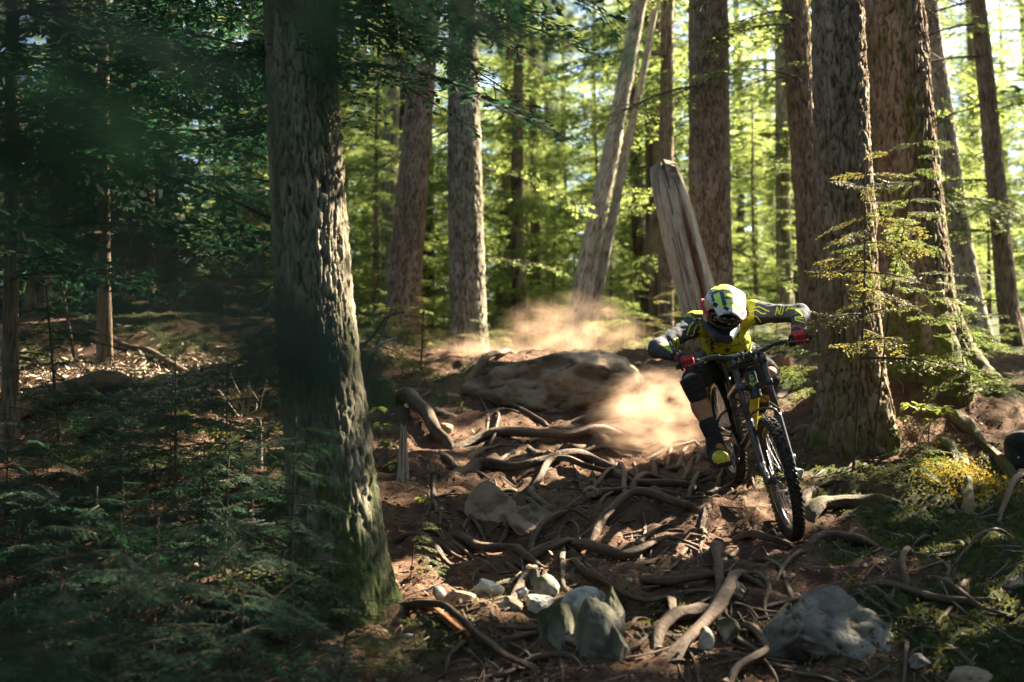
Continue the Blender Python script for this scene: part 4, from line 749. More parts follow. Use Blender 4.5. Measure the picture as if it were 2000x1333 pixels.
def bw(p): return RW + np.asarray(p, float) @ BM.T
bike = empty('mountain_bike', RW, label='black and yellow downhill mountain bike ridden down the rooty slope', cat='bicycle')
bike.rotation_euler = Matrix(BM.tolist()).to_euler()
HA = R_(63); ax_a = np.array([-math.cos(HA), 0, math.sin(HA)]); ax_n = np.array([math.sin(HA), 0, math.cos(HA)]); FA = np.array([WB, 0, 0]); A0 = FA - 0.05 * ax_n
STEER = R_(-2.5)
def steer(P):
    P = np.asarray(P, float); K = Matrix.Rotation(STEER, 3, Vector(ax_a)); return (P - A0) @ np.array(K).T + A0
def part(name, bag_or, matn, parent, st=False, smooth=True):
    V, Fq = bag_or.get()[:2] if isinstance(bag_or, Bag) else bag_or
    return obj(name, mesh(name, steer(V) if st else V, Fq, smooth), M[matn], parent)
def lathe(prof, k=72, c=(0, 0, 0)):      # profile of (radius, y) closed, turned about the y axis through c
    prof = np.asarray(prof, float); a = np.linspace(0, 2 * PI, k, endpoint=False); n = len(prof)
    V = np.stack([np.cos(a)[:, None] * prof[None, :, 0], np.broadcast_to(prof[None, :, 1], (k, n)), np.sin(a)[:, None] * prof[None, :, 0]], -1).reshape(-1, 3) + np.asarray(c)
    i = np.arange(k)[:, None] * n; i2 = ((np.arange(k) + 1) % k)[:, None] * n; j = np.arange(n)[None]; j2 = (j + 1) % n
    return V, np.stack([i + j, i + j2, i2 + j2, i2 + j], -1).reshape(-1, 4)
def boxq(c, r, Mx=None):
    q = np.array([(x, y, z) for x in (-1, 1) for y in (-1, 1) for z in (-1, 1)], float) * np.asarray(r); q = q @ np.asarray(Mx).T if Mx is not None else q
    return q + np.asarray(c), np.array([(0, 1, 3, 2), (4, 6, 7, 5), (0, 4, 5, 1), (2, 3, 7, 6), (0, 2, 6, 4), (1, 5, 7, 3)])
def wheel(c, st, seed, discside=1):
    w = empty('wheel', (0, 0, 0), parent=bike); c = np.asarray(c, float)
    ty = Bag(); a = np.linspace(0, 2 * PI, 18, endpoint=False); ty.add(*lathe(np.stack([0.322 + 0.028 * np.cos(a), 0.030 * np.sin(a)], -1), 96, c))
    for i in range(66):
        an = 2 * PI * i / 66
        for (yy, da, rr, bw_) in ((-0.009 if i % 2 else 0.009, 0, 0.351, 0.0065), (0.019, 0.5, 0.3475, 0.005), (-0.019, 0.5, 0.3475, 0.005), (0.028, 0.0, 0.339, 0.0045), (-0.028, 0.0, 0.339, 0.0045)):
            t = an + da * 2 * PI / 66; er = np.array([math.cos(t), 0, math.sin(t)]); et = np.array([-math.sin(t), 0, math.cos(t)]); ti = yy * 22
            er2 = er * math.cos(ti) + np.array([0, 1, 0]) * math.sin(ti); ey2 = np.cross(et, er2)
            ty.add(*boxq(c + er * rr + np.array([0, yy, 0]), (0.0085, bw_, 0.006), np.stack([et, ey2, er2], 1)))
    part('tyre', ty, 'rubber', w, st)
    rim = part('rim', lathe([(0.302, -0.0155), (0.296, -0.0165), (0.279, -0.014), (0.275, 0), (0.279, 0.014), (0.296, 0.0165), (0.302, 0.0155), (0.297, 0)], 96, c), 'black_paint', w, st)
    dec = Bag(); rg_ = np.random.default_rng(seed)
    for base in (0.2, 1.8, 3.5, 5.2):
        t = base
        for q in range(7):
            l = rg_.uniform(0.05, 0.10); aa = np.linspace(t, t + l, 5); t += l + 0.018
            for sd in (-1, 1):
                V = np.stack([np.r_[0.2805 * np.cos(aa), 0.2955 * np.cos(aa)], np.r_[np.full(5, sd * 0.0165), np.full(5, sd * 0.0185)], np.r_[0.2805 * np.sin(aa), 0.2955 * np.sin(aa)]], -1) + c
                dec.add(V, [(i, i + 1, i + 6, i + 5) for i in range(4)])
    part('rim_lettering', dec, 'yellow_paint', w, st, False)
    sp = Bag()
    for i in range(32):
        t = 2 * PI * i / 32; s = 1 if i % 2 else -1; h = t + (0.5 if i % 4 < 2 else -0.5)
        sp.add(*tube([c + np.array([0.028 * math.cos(h), s * 0.03, 0.028 * math.sin(h)]), c + np.array([0.278 * math.cos(t), 0, 0.278 * math.sin(t)])], 0.0012, 4, False))
    part('spokes', sp, 'alloy', w, st); part('hub', lathe([(0.012, -0.055), (0.030, -0.04), (0.030, -0.03), (0.016, -0.025), (0.016, 0.025), (0.030, 0.03), (0.030, 0.04), (0.012, 0.055)], 24, c), 'dark_alloy', w, st)
    part('brake_disc', lathe([(0.098, 0.044), (0.098, 0.046), (0.072, 0.046), (0.072, 0.044)], 48, c), 'alloy', w, st); return w
wheel((0, 0, 0), False, 1); wheel(FA, True, 2)
BB = np.array([0.44, 0, -0.01]); HL, HU = A0 + 0.50 * ax_a, A0 + 0.635 * ax_a; ST = np.array([0.30, 0, 0.40])
fr = empty('frame', (0, 0, 0), parent=bike); T2 = lambda *p, r=0.02, k=14, n=14: tube(spline(np.array(p, float), n), r, k)
part('head_tube', T2(HL - .01 * ax_a, HU + .01 * ax_a, r=.036, k=24, n=20), 'black_paint', fr)
DT = spline(np.array([HL + .02 * ax_a, (HL + BB) / 2 + np.array([.03, 0, -.04]), BB]), 30); part('down_tube', tube(DT[:17], .026, 20), 'yellow_paint', fr); part('down_tube_guard', tube(DT[15:], .0275, 20), 'black_paint', fr)
part('top_tube', T2(HU - .02 * ax_a, (HU + ST) / 2 + np.array([0, 0, -.05]), ST + np.array([0, 0, -.12]), r=.023), 'black_paint', fr)
part('seat_tube', T2(BB, (BB + ST) / 2 + np.array([.01, 0, 0]), ST, r=.021), 'black_paint', fr)
sa = Bag()
for s in (-1, 1):
    sa.add(*T2((.40, s * .045, .06), (.22, s * .062, .03), (0, s * .078, 0), r=.014, k=10)); sa.add(*T2((.36, s * .04, .22), (.2, s * .06, .15), (0, s * .078, .01), r=.012, k=10))
part('swingarm', sa, 'black_paint', fr)
h = np.linspace(0, 1, 120); c0, c1 = np.array([.62, 0, .14]), np.array([.42, 0, .27]); dz_ = unit(c1 - c0); e1 = np.array([0, 1, 0]); e2 = np.cross(dz_, e1)
coil = c0 + (c1 - c0) * h[:, None] + 0.028 * (np.cos(h * 2 * PI * 7)[:, None] * e1 + np.sin(h * 2 * PI * 7)[:, None] * e2); part('shock_coil', tube(coil, .006, 6), 'dark_alloy', fr)
part('seat_post', T2(ST - np.array([-.02, 0, .05]), (.27, 0, .47), (.255, 0, .50), r=.0155), 'dark_alloy', bike)
part('saddle', nets(lambda P: smin(sd_ell(P, (.14, 0, .52), (.10, .065, .025)), sd_cone(P, (.18, 0, .522), (.36, 0, .53), .03, .017), .03), (0, -.1, .47), (.42, .1, .57), .009), 'black_paint', bike)
cr = Bag(); PED = {}
CA = R_(-12)
for s, sg in ((-1, 1), (1, -1)):          # s -1 is the rider's right side, crank forward
    q = BB + np.array([sg * 0.165 * math.cos(CA), s * 0.085, sg * 0.165 * math.sin(CA)]); cr.add(*T2(BB + np.array([0, s * .06, 0]), (BB + q) / 2 + np.array([0, s * .035, 0]), q, r=.014, k=10)); PED[s] = q + np.array([0, s * (.115 if s < 0 else .065), 0])
cr.add(*T2(BB + np.array([0, -.07, 0]), BB + np.array([0, .07, 0]), r=.018)); part('crank', cr, 'dark_alloy', bike)
for s in (-1, 1):
    pb = Bag(); c = PED[s]; pb.add(*boxq(c + np.array([.045, 0, 0]), (.006, .052, .008))).add(*boxq(c - np.array([.045, 0, 0]), (.006, .052, .008))).add(*boxq(c, (.012, .056, .007))).add(*boxq(c + np.array([0, .047, 0]), (.044, .006, .006))).add(*boxq(c - np.array([0, .047, 0]), (.044, .006, .006)))
    part('pedal', pb, 'dark_alloy', bike, smooth=False)
part('chainring', lathe([(.078, -.052), (.078, -.048), (.03, -.048), (.03, -.052)], 40, BB), 'dark_alloy', bike, smooth=False)
ch = Bag()
for s in (1, -1):
    for i in range(36):
        f = (i + .5) / 36; p = np.array([.44 * (1 - f), -.05, -.01 * (1 - f) + s * (.078 * (1 - f) + .035 * f)]); ch.add(*boxq(p, (.0042, .004, .0042)))
tag(part('chain', ch, 'alloy', bike, smooth=False), kind='stuff'); part('sprocket', lathe([(.036, -.056), (.045, -.052), (.036, -.040), (.015, -.040), (.015, -.056)], 30), 'dark_alloy', bike)
part('derailleur', Bag().add(*boxq((-.01, -.062, -.055), (.012, .012, .045))).add(*lathe([(.025, -.066), (.025, -.058), (.005, -.058), (.005, -.066)], 16, (.01, 0, -.10))), 'black_paint', bike)
# fork, stem, bar: all turned with the front wheel
fk = empty('fork', (0, 0, 0), parent=bike); Fp = lambda s, y, f=0.0: FA + s * ax_a + np.array([0, y, 0]) + f * ax_n
LEGS = {}
for s in (-1, 1):
    n_ = 26; ss = np.linspace(-.02, .365, n_); LEGS[s] = part('lower_leg', tube(np.array([Fp(q, s * .083 - s * .008 * (q < .05)) for q in ss]), np.where(ss < .03, .020, .0225), 20), 'black_paint', fk, True)
    part('stanchion', tube([Fp(.36, s * .083), Fp(.55, s * .083), Fp(.735, s * .083)], .0185, 18), 'dark_alloy', fk, True)
    part('leg_cap', tube([Fp(.735, s * .083), Fp(.75, s * .083)], .016, 12), 'alloy' if s > 0 else 'dark_alloy', fk, True)
for nm, q in (('lower_crown', .555), ('upper_crown', .695)):
    b = Bag().add(*tube(spline(np.array([Fp(q, -.083), Fp(q, -.04, -.03), Fp(q, 0, -.045), Fp(q, .04, -.03), Fp(q, .083)]), 16), .019, 10)).add(*tube([Fp(q - .02, .083), Fp(q + .02, .083)], .0265, 16)).add(*tube([Fp(q - .02, -.083), Fp(q + .02, -.083)], .0265, 16)); part(nm, b, 'black_paint', fk, True)
part('fork_arch', tube(spline(np.array([Fp(.34, -.083, .01), Fp(.385, -.07, .03), Fp(.405, 0, .04), Fp(.385, .07, .03), Fp(.34, .083, .01)]), 18), .007, 10), 'black_paint', fk, True)
part('front_axle', tube([Fp(0, -.095), Fp(0, .095)], .014, 14), 'dark_alloy', fk, True)
part('brake_caliper', Bag().add(*boxq(Fp(.10, .105, -.055), (.03, .016, .028))), 'black_paint', fk, True)
B0 = A0 + 0.735 * ax_a + 0.055 * ax_n; BAR = lambda y: B0 + np.array([0, y, 0]) + ax_a * np.interp(abs(y), [0, .06, .17, .40], [0, 0, .032, .038]) - ax_n * np.interp(abs(y), [0, .08, .40], [0, 0, .055])
ys = np.linspace(-.40, .40, 60); hb = part('handlebar', tube(np.array([BAR(y) for y in ys]), np.interp(np.abs(ys), [0, .05, .15, .4], [.0165, .0165, .0125, .0115]), 14), 'bar_paint', bike, True)
for s in (-1, 1):
    yy = np.linspace(s * .265, s * .402, 24); part('grip', tube(np.array([BAR(y) for y in yy]), .0162 + .0012 * (np.arange(24) % 2), 14), 'rubber', bike, True)
    lv = Bag(); o_ = lambda y, f, a_: BAR(s * y) + f * ax_n + a_ * ax_a
    lv.add(*tube(spline(np.array([o_(.245, .02, 0), o_(.20, .045, -.005), o_(.155, .05, -.008)]), 8), .0125, 10)).add(*tube([o_(.235, -.015, 0), o_(.255, -.015, 0)], .019, 12))
    lv.add(*tube(spline(np.array([o_(.235, .03, -.005), o_(.27, .058, -.022), o_(.33, .062, -.03), o_(.365, .055, -.028)]), 12), .006, 8)); part('brake_lever', lv, 'black_paint', bike, True)
    part('lever_clamp', Bag().add(*tube([o_(.228, 0, 0), o_(.242, 0, 0)], .0185, 12)), 'alloy', bike, True)
    e_ = Fp(.52, s * .083, .03); part('brake_hose', tube(spline(np.array([o_(.155, .05, -.01), o_(.06, .11, .0), o_(-.02, .10, -.07), Fp(.55, -s * .04, .05), Fp(.38, s * .10, .03) if s > 0 else Fp(.5, .02, -.06)]), 30), .0026, 6), 'rubber', bike, True)
part('stem', Bag().add(*boxq(A0 + .715 * ax_a + .02 * ax_n, (.035, .028, .016), np.stack([ax_n, (0, 1, 0), ax_a], 1))).add(*tube([BAR(-.03), BAR(-.016)], .022, 14)).add(*tube([BAR(.016), BAR(.03)], .022, 14)), 'black_paint', bike, True)
for y in (-.05, -.022, .022, .05):
    for a_ in (-.016, .016): part('clamp_bolt', Bag().add(*tube([BAR(y) + ax_n * .012 + a_ * ax_a, BAR(y) + ax_n * .021 + a_ * ax_a], .0048, 8)), 'alloy', bike, True)
# ------------------------------------------------------------------ prints that follow a surface
_BV = {}
def bvh_of(objs):
    key = tuple(o.name for o in objs)
    if key not in _BV: _BV[key] = _bvh(objs)
    return _BV[key]
def _bvh(objs):
    Vs, Fs, n = [], [], 0
    for o in objs:
        mw = o.matrix_world
        V = [mw @ v.co for v in o.data.vertices]; Vs += V; Fs += [[i + n for i in p.vertices] for p in o.data.polygons]; n += len(V)
    return BVHTree.FromPolygons(Vs, Fs)
def decal(name, objs, strokes, matn, parent, off=0.0025, step=1.6):
    """strokes: [(polyline in photo pixels, width in pixels)]; laid on the surfaces of objs as seen from the camera side"""
    bpy.context.view_layer.update(); T = bvh_of(objs); bag = Bag(); o0 = Vector(CAM)
    def drop(p):
        d = Vector(ray(*p)).normalized(); l, nrm, i, dist = T.ray_cast(o0, d)
        if l is None: return None
        if nrm.dot(d) > 0: nrm = -nrm
        return np.array(l + nrm * off)
    for pl, w in strokes:
        pl = np.asarray(pl, float); L = np.linalg.norm(np.diff(pl, axis=0), axis=1).sum(); n = max(2, int(L / step) + 1)
        d = np.r_[0, np.cumsum(np.linalg.norm(np.diff(pl, axis=0), axis=1))]; t = np.linspace(0, d[-1], n); C = np.stack([np.interp(t, d, pl[:, 0]), np.interp(t, d, pl[:, 1])], -1)
        tg = np.gradient(C, axis=0); tg /= np.linalg.norm(tg, axis=1)[:, None] + 1e-9; nn = np.stack([-tg[:, 1], tg[:, 0]], -1); ww = np.interp(t, d, w) if np.ndim(w) else np.full(n, w); m = max(2, int(ww.max() / step) + 1)
        G = [[drop(C[i] + nn[i] * ww[i] * (j / (m - 1) - .5)) for j in range(m)] for i in range(n)]
        for i in range(n - 1):
            for j in range(m - 1):
                q = [G[i][j], G[i + 1][j], G[i + 1][j + 1], G[i][j + 1]]
                if any(a is None for a in q): continue
                if max(np.linalg.norm(q[0] - q[2]), np.linalg.norm(q[1] - q[3])) > 0.03: continue
                bag.add(np.array(q), [(0, 1, 2, 3)])
    if not bag.n: print('decal missed', name); return None
    V, Fq, _ = bag.get(); o = obj(name, mesh(name, V, Fq, True), M[matn]); o.parent = parent; o.matrix_parent_inverse = parent.matrix_world.inverted(); return o
GLY = {'F': [[(0, 0), (0, 1), (.8, 1)], [(0, .55), (.6, .55)]], 'O': [[(0, 0), (0, 1), (.8, 1), (.8, 0), (0, 0)]], 'X': [[(0, 0), (.8, 1)], [(0, 1), (.8, 0)]], 'S': [[(.8, 1), (0, 1), (0, .5), (.8, .5), (.8, 0), (0, 0)]],
       'H': [[(0, 0), (0, 1)], [(.8, 0), (.8, 1)], [(0, .5), (.8, .5)]], 'N': [[(0, 0), (0, 1), (.8, 0), (.8, 1)]], 'V': [[(0, 1), (.4, 0), (.8, 1)]], 'J': [[(.8, 1), (.8, 0), (0, 0), (0, .35)]], 'D': [[(0, 0), (0, 1), (.6, 1), (.8, .7), (.8, .3), (.6, 0), (0, 0)]],
       'M': [[(0, 0), (0, 1), (.4, .4), (.8, 1), (.8, 0)]], 'C': [[(.8, 1), (0, 1), (0, 0), (.8, 0)]], 'P': [[(0, 0), (0, 1), (.8, 1), (.8, .5), (0, .5)]], 'G': [[(.8, 1), (0, 1), (0, 0), (.8, 0), (.8, .5), (.4, .5)]]}
def lettering(txt, p, r, u, w):          # p lower left pixel, r advance per letter, u letter height vector
    out = []; p, r, u = [np.asarray(a, float) for a in (p, r, u)]
    for i, c in enumerate(txt):
        for s in GLY[c]: out.append(([p + r * (i + x * .85) + u * y for x, y in s], w))
    return out
bpy.context.view_layer.update()
hd = [o for o in fr.children if o.name.startswith('head_tube')]
decal('head_badge', hd, [([(1464, 748), (1471, 752), (1477, 746)], 5)] + lettering('G', (1466, 743), (9, -1), (-1.5, -9), 2), 'yellow_paint', bike)
decal('fork_lettering', [LEGS[-1]], lettering('SHOX', (1485, 905), (4.0, 8.5), (7, -2.5), 1.8), 'white_print', bike)
# ================================================================== the rider
M['skin'] = mat('skin', (0.36, 0.20, 0.13), 0.6, (0.28, 0.15, 0.10), 30, spec=0.35)
M['cloth_grey'] = mat('cloth_grey', (0.042, 0.052, 0.07), 0.85, (0.07, 0.08, 0.10), 60, bump=0.25, bscale=300, spec=0.2)
M['cloth_black'] = mat('cloth_black', (0.013, 0.014, 0.017), 0.85, (0.03, 0.03, 0.034), 50, bump=0.3, bscale=250, spec=0.25)
M['cloth_yellow'] = mat('cloth_yellow', (0.34, 0.35, 0.025), 0.8, (0.03, 0.032, 0.015), 11, lo=0.52, hi=0.57, bump=0.25, bscale=300, spec=0.2)
M['hivis'] = mat('hivis', (0.62, 0.78, 0.10), 0.4, (0.55, 0.70, 0.10), 30, coat=0.2)
M['lime_print'] = mat('lime_print', (0.52, 0.60, 0.04), 0.7)
M['white_shell'] = mat('white_shell', (0.66, 0.69, 0.74), 0.3, (0.58, 0.60, 0.63), 25, coat=0.4)
M['black_print'] = mat('black_print', (0.012, 0.022, 0.018), 0.4)
M['red_cloth'] = mat('red_cloth', (0.45, 0.012, 0.02), 0.7, (0.32, 0.01, 0.016), 40)
M['wine_cloth'] = mat('wine_cloth', (0.22, 0.05, 0.06), 0.8, (0.15, 0.03, 0.04), 40)
M['chin_shell'] = mat('chin_shell', (0.012, 0.016, 0.026), 0.45, (0.02, 0.025, 0.035), 30, spec=0.4)
M['lens'] = mat('lens', (0.01, 0.01, 0.012), 0.06, spec=0.7, coat=1.0)
M['gold_shell'] = mat('gold_shell', (0.40, 0.26, 0.13), 0.4, (0.5, 0.4, 0.26), 40)
def wb(p): return bw(steer(p))            # a point of the steered front end, in the world
GRIP = {s: (wb(BAR(s * .29)), wb(BAR(s * .38))) for s in (-1, 1)}     # -1: rider's right hand, left in the picture
na, nn_ = unit(wb(A0 + ax_a) - wb(A0)), unit(wb(A0 + ax_n) - wb(A0))
J = {}
for s, sh, el, kn, hp in ((-1, (1357, 634, 8.72), (1283, 682, 8.50), (1352, 748, 8.70), (1390, 706, 9.12)), (1, (1470, 612, 8.72), (1563, 613, 8.52), (1502, 735, 8.72), (1462, 700, 9.12))):
    J['sh', s], J['el', s], J['kn', s], J['hp', s] = at(*sh), at(*el), at(*kn), at(*hp)
    gm = (GRIP[s][0] + GRIP[s][1]) / 2; J['wr', s] = gm + na * 0.045 - nn_ * 0.045 + 0.18 * (J['el', s] - gm) * 0.6
    J['pd', s] = bw(PED[s]); J['an', s] = J['pd', s] + np.array([0.0, 0.07, 0.115])
HC = at(1412, 609, 8.48); NK = (J['sh', -1] + J['sh', 1]) / 2; PV = (J['hp', -1] + J['hp', 1]) / 2; CH = NK * .72 + PV * .28 + np.array([0, 0, -.05])
def body_d(P):
    d = sd_cone(P, CH, PV, .13, .125); d = smin(d, sd_cone(P, NK, HC, .06, .06), .05); d = smin(d, sd_ell(P, HC, (.078, .095, .10)), .03)
    for s in (-1, 1):
        d = smin(d, sd_cone(P, J['hp', s], J['kn', s], .085, .055), .05); m = J['kn', s] * .62 + J['an', s] * .38 + np.array([0, .025, 0])
        d = smin(d, sd_cone(P, J['kn', s], m, .052, .056), .03); d = smin(d, sd_cone(P, m, J['an', s], .055, .036), .03)
        d = smin(d, sd_cone(P, J['an', s], J['pd', s] + np.array([0.0, -.05, .03]), .036, .025), .03); d = smin(d, sd_cone(P, NK, J['sh', s], .06, .06), .05)
        d = smin(d, sd_cone(P, J['sh', s], J['el', s], .055, .04), .04); d = smin(d, sd_cone(P, J['el', s], J['wr', s], .04, .027), .03)
    return d
allp = np.array([v for v in J.values()] + [HC, PV, NK]); lo, hi = allp.min(0) - .2, allp.max(0) + .2
person = obj('person', mesh('person', *nets(body_d, lo, hi, .0125)), M['skin'], label='rider in grey and yellow jersey and full-face helmet crouched over the bike', cat='person')
def cloth(name, fn, lo, hi, h, matf, mats, parent=person):
    V, Fq = nets(fn, lo, hi, h); c = V[Fq].mean(1); o = obj(name, mesh(name, V, Fq, True, None, [M[m] for m in mats], matf(c)), parent=parent); return o
def wrinkle(P, k=26, a=.004, s=0):
    return a * fbm(P[..., 0] * k, P[..., 1] * k * .7, P[..., 2] * k * 1.4, s, 2)
def arm_d(P, s, e=0.0):
    d = sd_cone(P, J['sh', s], J['el', s], .066 + e, .050 + e); w = J['wr', s] * .93 + J['el', s] * .07; return smin(d, sd_cone(P, J['el', s], w, .052 + e, .036 + e), .035)
def torso_d(P):
    d = sd_cone(P, CH, PV + np.array([0, 0, .02]), .152, .145)
    for s in (-1, 1): d = smin(d, sd_cone(P, NK + np.array([0, .02, 0]), J['sh', s], .078, .074), .05)
    return d
def jersey_d(P):
    d = smin(smin(torso_d(P), arm_d(P, -1), .05), arm_d(P, 1), .05); cut = -((P - HC) @ unit(NK - HC) - .055)
    return smax(d + wrinkle(P), sd_ell(P, HC, (.105, .105, .115)) * -1, .01)
def jersey_m(c):
    a = np.minimum(arm_d(c, -1), arm_d(c, 1)); r = np.where(a < torso_d(c) - .004, 0, 1)
    for s in (-1, 1):
        ax_ = unit(J['el', s] - J['sh', s]); q = c - J['sh', s]; dn = np.array([0, 0, -1.0]); dn = unit(dn - ax_ * (dn @ ax_)); rad = (q - (q @ ax_)[:, None] * ax_) @ dn
        r = np.where((r == 0) & (arm_d(c, s) < .03) & (rad > .028), 2, r); fa = unit(J['wr', s] - J['el', s]); t = (c - J['el', s]) @ fa
        r = np.where((r == 0) & (arm_d(c, s) < .03) & (t > .22), 2, r)
    return r
jp = np.array([J[k, s] for k in ('sh', 'el', 'wr') for s in (-1, 1)]); jlo, jhi = np.minimum(jp.min(0) - .09, PV - .16), np.maximum(jp.max(0) + .09, PV + .16)
jersey = cloth('jersey', jersey_d, jlo, jhi, .0072, jersey_m, ['cloth_grey', 'cloth_yellow', 'cloth_black'])
def shorts_d(P):
    d = sd_cone(P, PV + np.array([0, -.03, -.02]), PV + np.array([0, .05, 0]), .15, .15)
    for s in (-1, 1): d = smin(d, sd_cone(P, J['hp', s], J['kn', s] * .86 + J['hp', s] * .14, .105, .084), .05)
    return d + wrinkle(P, 18, .006, 4)
sp_ = np.array([J[k, s] for k in ('hp', 'kn') for s in (-1, 1)] + [PV]); shorts = cloth('shorts', shorts_d, sp_.min(0) - .21, sp_.max(0) + .21, .0105, lambda c: np.zeros(len(c)), ['cloth_black'])
for s in (-1, 1):
    k, a = J['kn', s], J['an', s]; lo2, hi2 = np.minimum(k, a) - .16, np.maximum(k, a) + .16; sh = unit(a - k); fwd = unit(np.array([0, -1.0, 0]) - sh * (np.array([0, -1.0, 0]) @ sh))
    def pad_d(P, s=s, k=k, sh=sh, fwd=fwd):
        d = smin(sd_cone(P, k - sh * .10 + fwd * -.02, k + sh * .10, .074, .060), sd_ell(P, k + fwd * .025 + sh * .01, (.062, .062, .085), np.stack([np.cross(sh, fwd), fwd, sh], 1)), .03)
        q = (P - k) @ sh; d = smax(d, np.maximum(q - .115, -q - .04), .02); return d - .004 * np.abs(np.sin(q * 90)) * ((P - k) @ fwd > .03)
    cloth('knee_pad', pad_d, lo2, hi2, .008, lambda c: np.zeros(len(c)), ['cloth_black'])
    cloth('sock', lambda P, k=k, a=a: smax(sd_cone(P, k * .35 + a * .65 + np.array([0, .012, 0]), a, .057, .046), -((P - a) @ unit(a - k) + .20), .01), lo2, hi2, .009, lambda c: np.zeros(len(c)), ['cloth_black'])
    p = J['pd', s] + np.array([0, 0, .022]); F_ = unit(np.array([bx[0], bx[1], bx[2] * .6])); L_ = bl; U_ = np.cross(F_, L_); MX = np.stack([F_, L_, U_], 1)
    def shoe_d(P, p=p, MX=MX):
        q = (P - p) @ MX; d = sd_ell(q, (.075, 0, .028), (.075, .050, .042)); d = smin(d, sd_cone(q, (-.01, 0, .03), (-.10, 0, .04), .046, .042), .04); d = smin(d, sd_cone(q, (-.09, 0, .05), (-.085, 0, .11), .046, .046), .03)
        sole = sd_box(q, (-.005, 0, -.004), (.148, .047, .014), None, .012); return smin(smax(d, -(q[..., 2] + .012), .01), sole, .008)
    def shoe_m(c, p=p, MX=MX):
        q = (c - p) @ MX; return np.where((q[:, 0] > .03) & (q[:, 2] > .012) & (q[:, 2] < .2), 1, 0)
    cloth('shoe', shoe_d, p - .2, p + .2, .007, shoe_m, ['cloth_black', 'yellow_paint'])
    # hand: palm over the grip, four unequal fingers curled round it, thumb underneath
    g0, g1 = GRIP[s]; bdir = unit(g1 - g0); up_ = unit(na - bdir * (na @ bdir)); fw = np.cross(up_, bdir) * (1 if np.cross(up_, bdir) @ nn_ > 0 else -1); gm = (g0 + g1) / 2
    ang = lambda t, r: up_ * math.sin(t) * r + fw * math.cos(t) * r
    FG = []
    for i, (off_, ln, rr) in enumerate(((-.034, 1.0, .0102), (-.011, 1.08, .0106), (.012, 1.0, .0102), (.034, .82, .0090))):
        c = gm + bdir * off_; ts = [2.3, 1.35, 0.35, -0.75 * ln, -1.9 * ln]; rs = [.044, .040, .0345, .030, .027]; FG.append(([c + ang(t, r) for t, r in zip(ts, rs)], rr))
    th = [gm - bdir * .045 + ang(2.9, .035), gm - bdir * .058 + ang(-2.4, .030), gm - bdir * .045 + ang(-1.2, .030), gm - bdir * .022 + ang(-.5, .031)]
    def fing_d(P): 
        d = np.full(P.shape[:-1], 9.0)
        for pts, r in FG:
            for q in range(len(pts) - 1): d = smin(d, sd_cone(P, pts[q], pts[q + 1], r * (1.08 - .06 * q), r * (1.02 - .06 * q)), .003)
        return d
    def hand_d(P):
        d = fing_d(P)
        for q in range(3): d = smin(d, sd_cone(P, th[q], th[q + 1], .0125 - .001 * q, .0115 - .001 * q), .004)
        pc = gm + ang(2.5, .046); Mx = np.stack([bdir, unit(ang(2.5, 1) * .5 + ang(4.0, 1)), unit(np.cross(bdir, ang(2.5, 1)))], 1)
        d = smin(d, sd_cone(P, pc - bdir * .03, pc + bdir * .032, .021, .019), .012); d = smin(d, sd_cone(P, pc, J['wr', s], .033, .031), .02); return smin(d, sd_cone(P, J['wr', s], J['wr', s] * .8 + J['el', s] * .2, .034, .038), .01)
    def hand_m(c):
        red = (fing_d(c) < .0015) & ((c - gm) @ fw > -.005) & ((c - gm) @ bdir < .03); cuff = np.linalg.norm(c - J['wr', s], axis=1) < .052
        return np.where(red, 1, np.where(cuff & ((c - J['wr', s]) @ (J['el', s] - J['wr', s]) > -.004), 2, 0))
    cloth('glove', hand_d, gm - .16, gm + .16, .0045, hand_m, ['cloth_black', 'red_cloth', 'wine_cloth'])
# helmet
tc_ = unit(CAM - HC); hx0 = unit(np.array([tc_[0], tc_[1], 0])); hs0 = np.cross((0, 0, 1), hx0)
yaw, pit, rol = R_(9), R_(-30), R_(-8)      # turned toward the trail, bowed, leaning with the bike
hx = hx0 * math.cos(yaw) + hs0 * math.sin(yaw); hl = np.cross((0, 0, 1), hx); hf = hx * math.cos(pit) + np.array([0, 0, 1.0]) * math.sin(pit); hu = np.cross(hf, hl)
hl2, hu2 = hl * math.cos(rol) + hu * math.sin(rol), hu * math.cos(rol) - hl * math.sin(rol); HM = np.stack([hf, hl2, hu2], 1)
hw = lambda q: HC + np.asarray(q, float) @ HM.T
helm = empty('helmet', HC, parent=person); helm.rotation_euler = Matrix(HM.tolist()).to_euler(); helm.matrix_parent_inverse = Matrix()
def shell_d(P):
    d = sd_ell(P, (-.01, 0, .035), (.148, .120, .125)); d = smin(d, sd_ell(P, (-.005, 0, -.04), (.125, .112, .11)), .03)
    chin = smin(sd_cone(P, (.03, .090, -.085), (.15, .028, -.108), .028, .030), sd_cone(P, (.03, -.090, -.085), (.15, -.028, -.108), .028, .030), .02); chin = smin(chin, sd_cone(P, (.15, .028, -.108), (.15, -.028, -.108), .033, .033), .02)
    d = smin(d, chin, .02); d = smax(d, -sd_box(P, (.14, 0, -.012), (.10, .098, .052), None, .03), .012); d = smax(d, -sd_ell(P, (-.01, 0, -.05), (.105, .09, .11)), .008); return smax(d, -(P[..., 2] + .145), .01)
def shell_m(c): return np.where((c[:, 2] > .075) & (np.abs(c[:, 1]) < .088) & (c[:, 0] > -.09), 3, np.where((c[:, 2] < -.055) | (c[:, 2] < .0) & (c[:, 0] > .06), 1, np.where((np.abs(c[:, 1]) > .075) & (c[:, 0] > -.03) & (c[:, 2] < .07), 2, 0)))
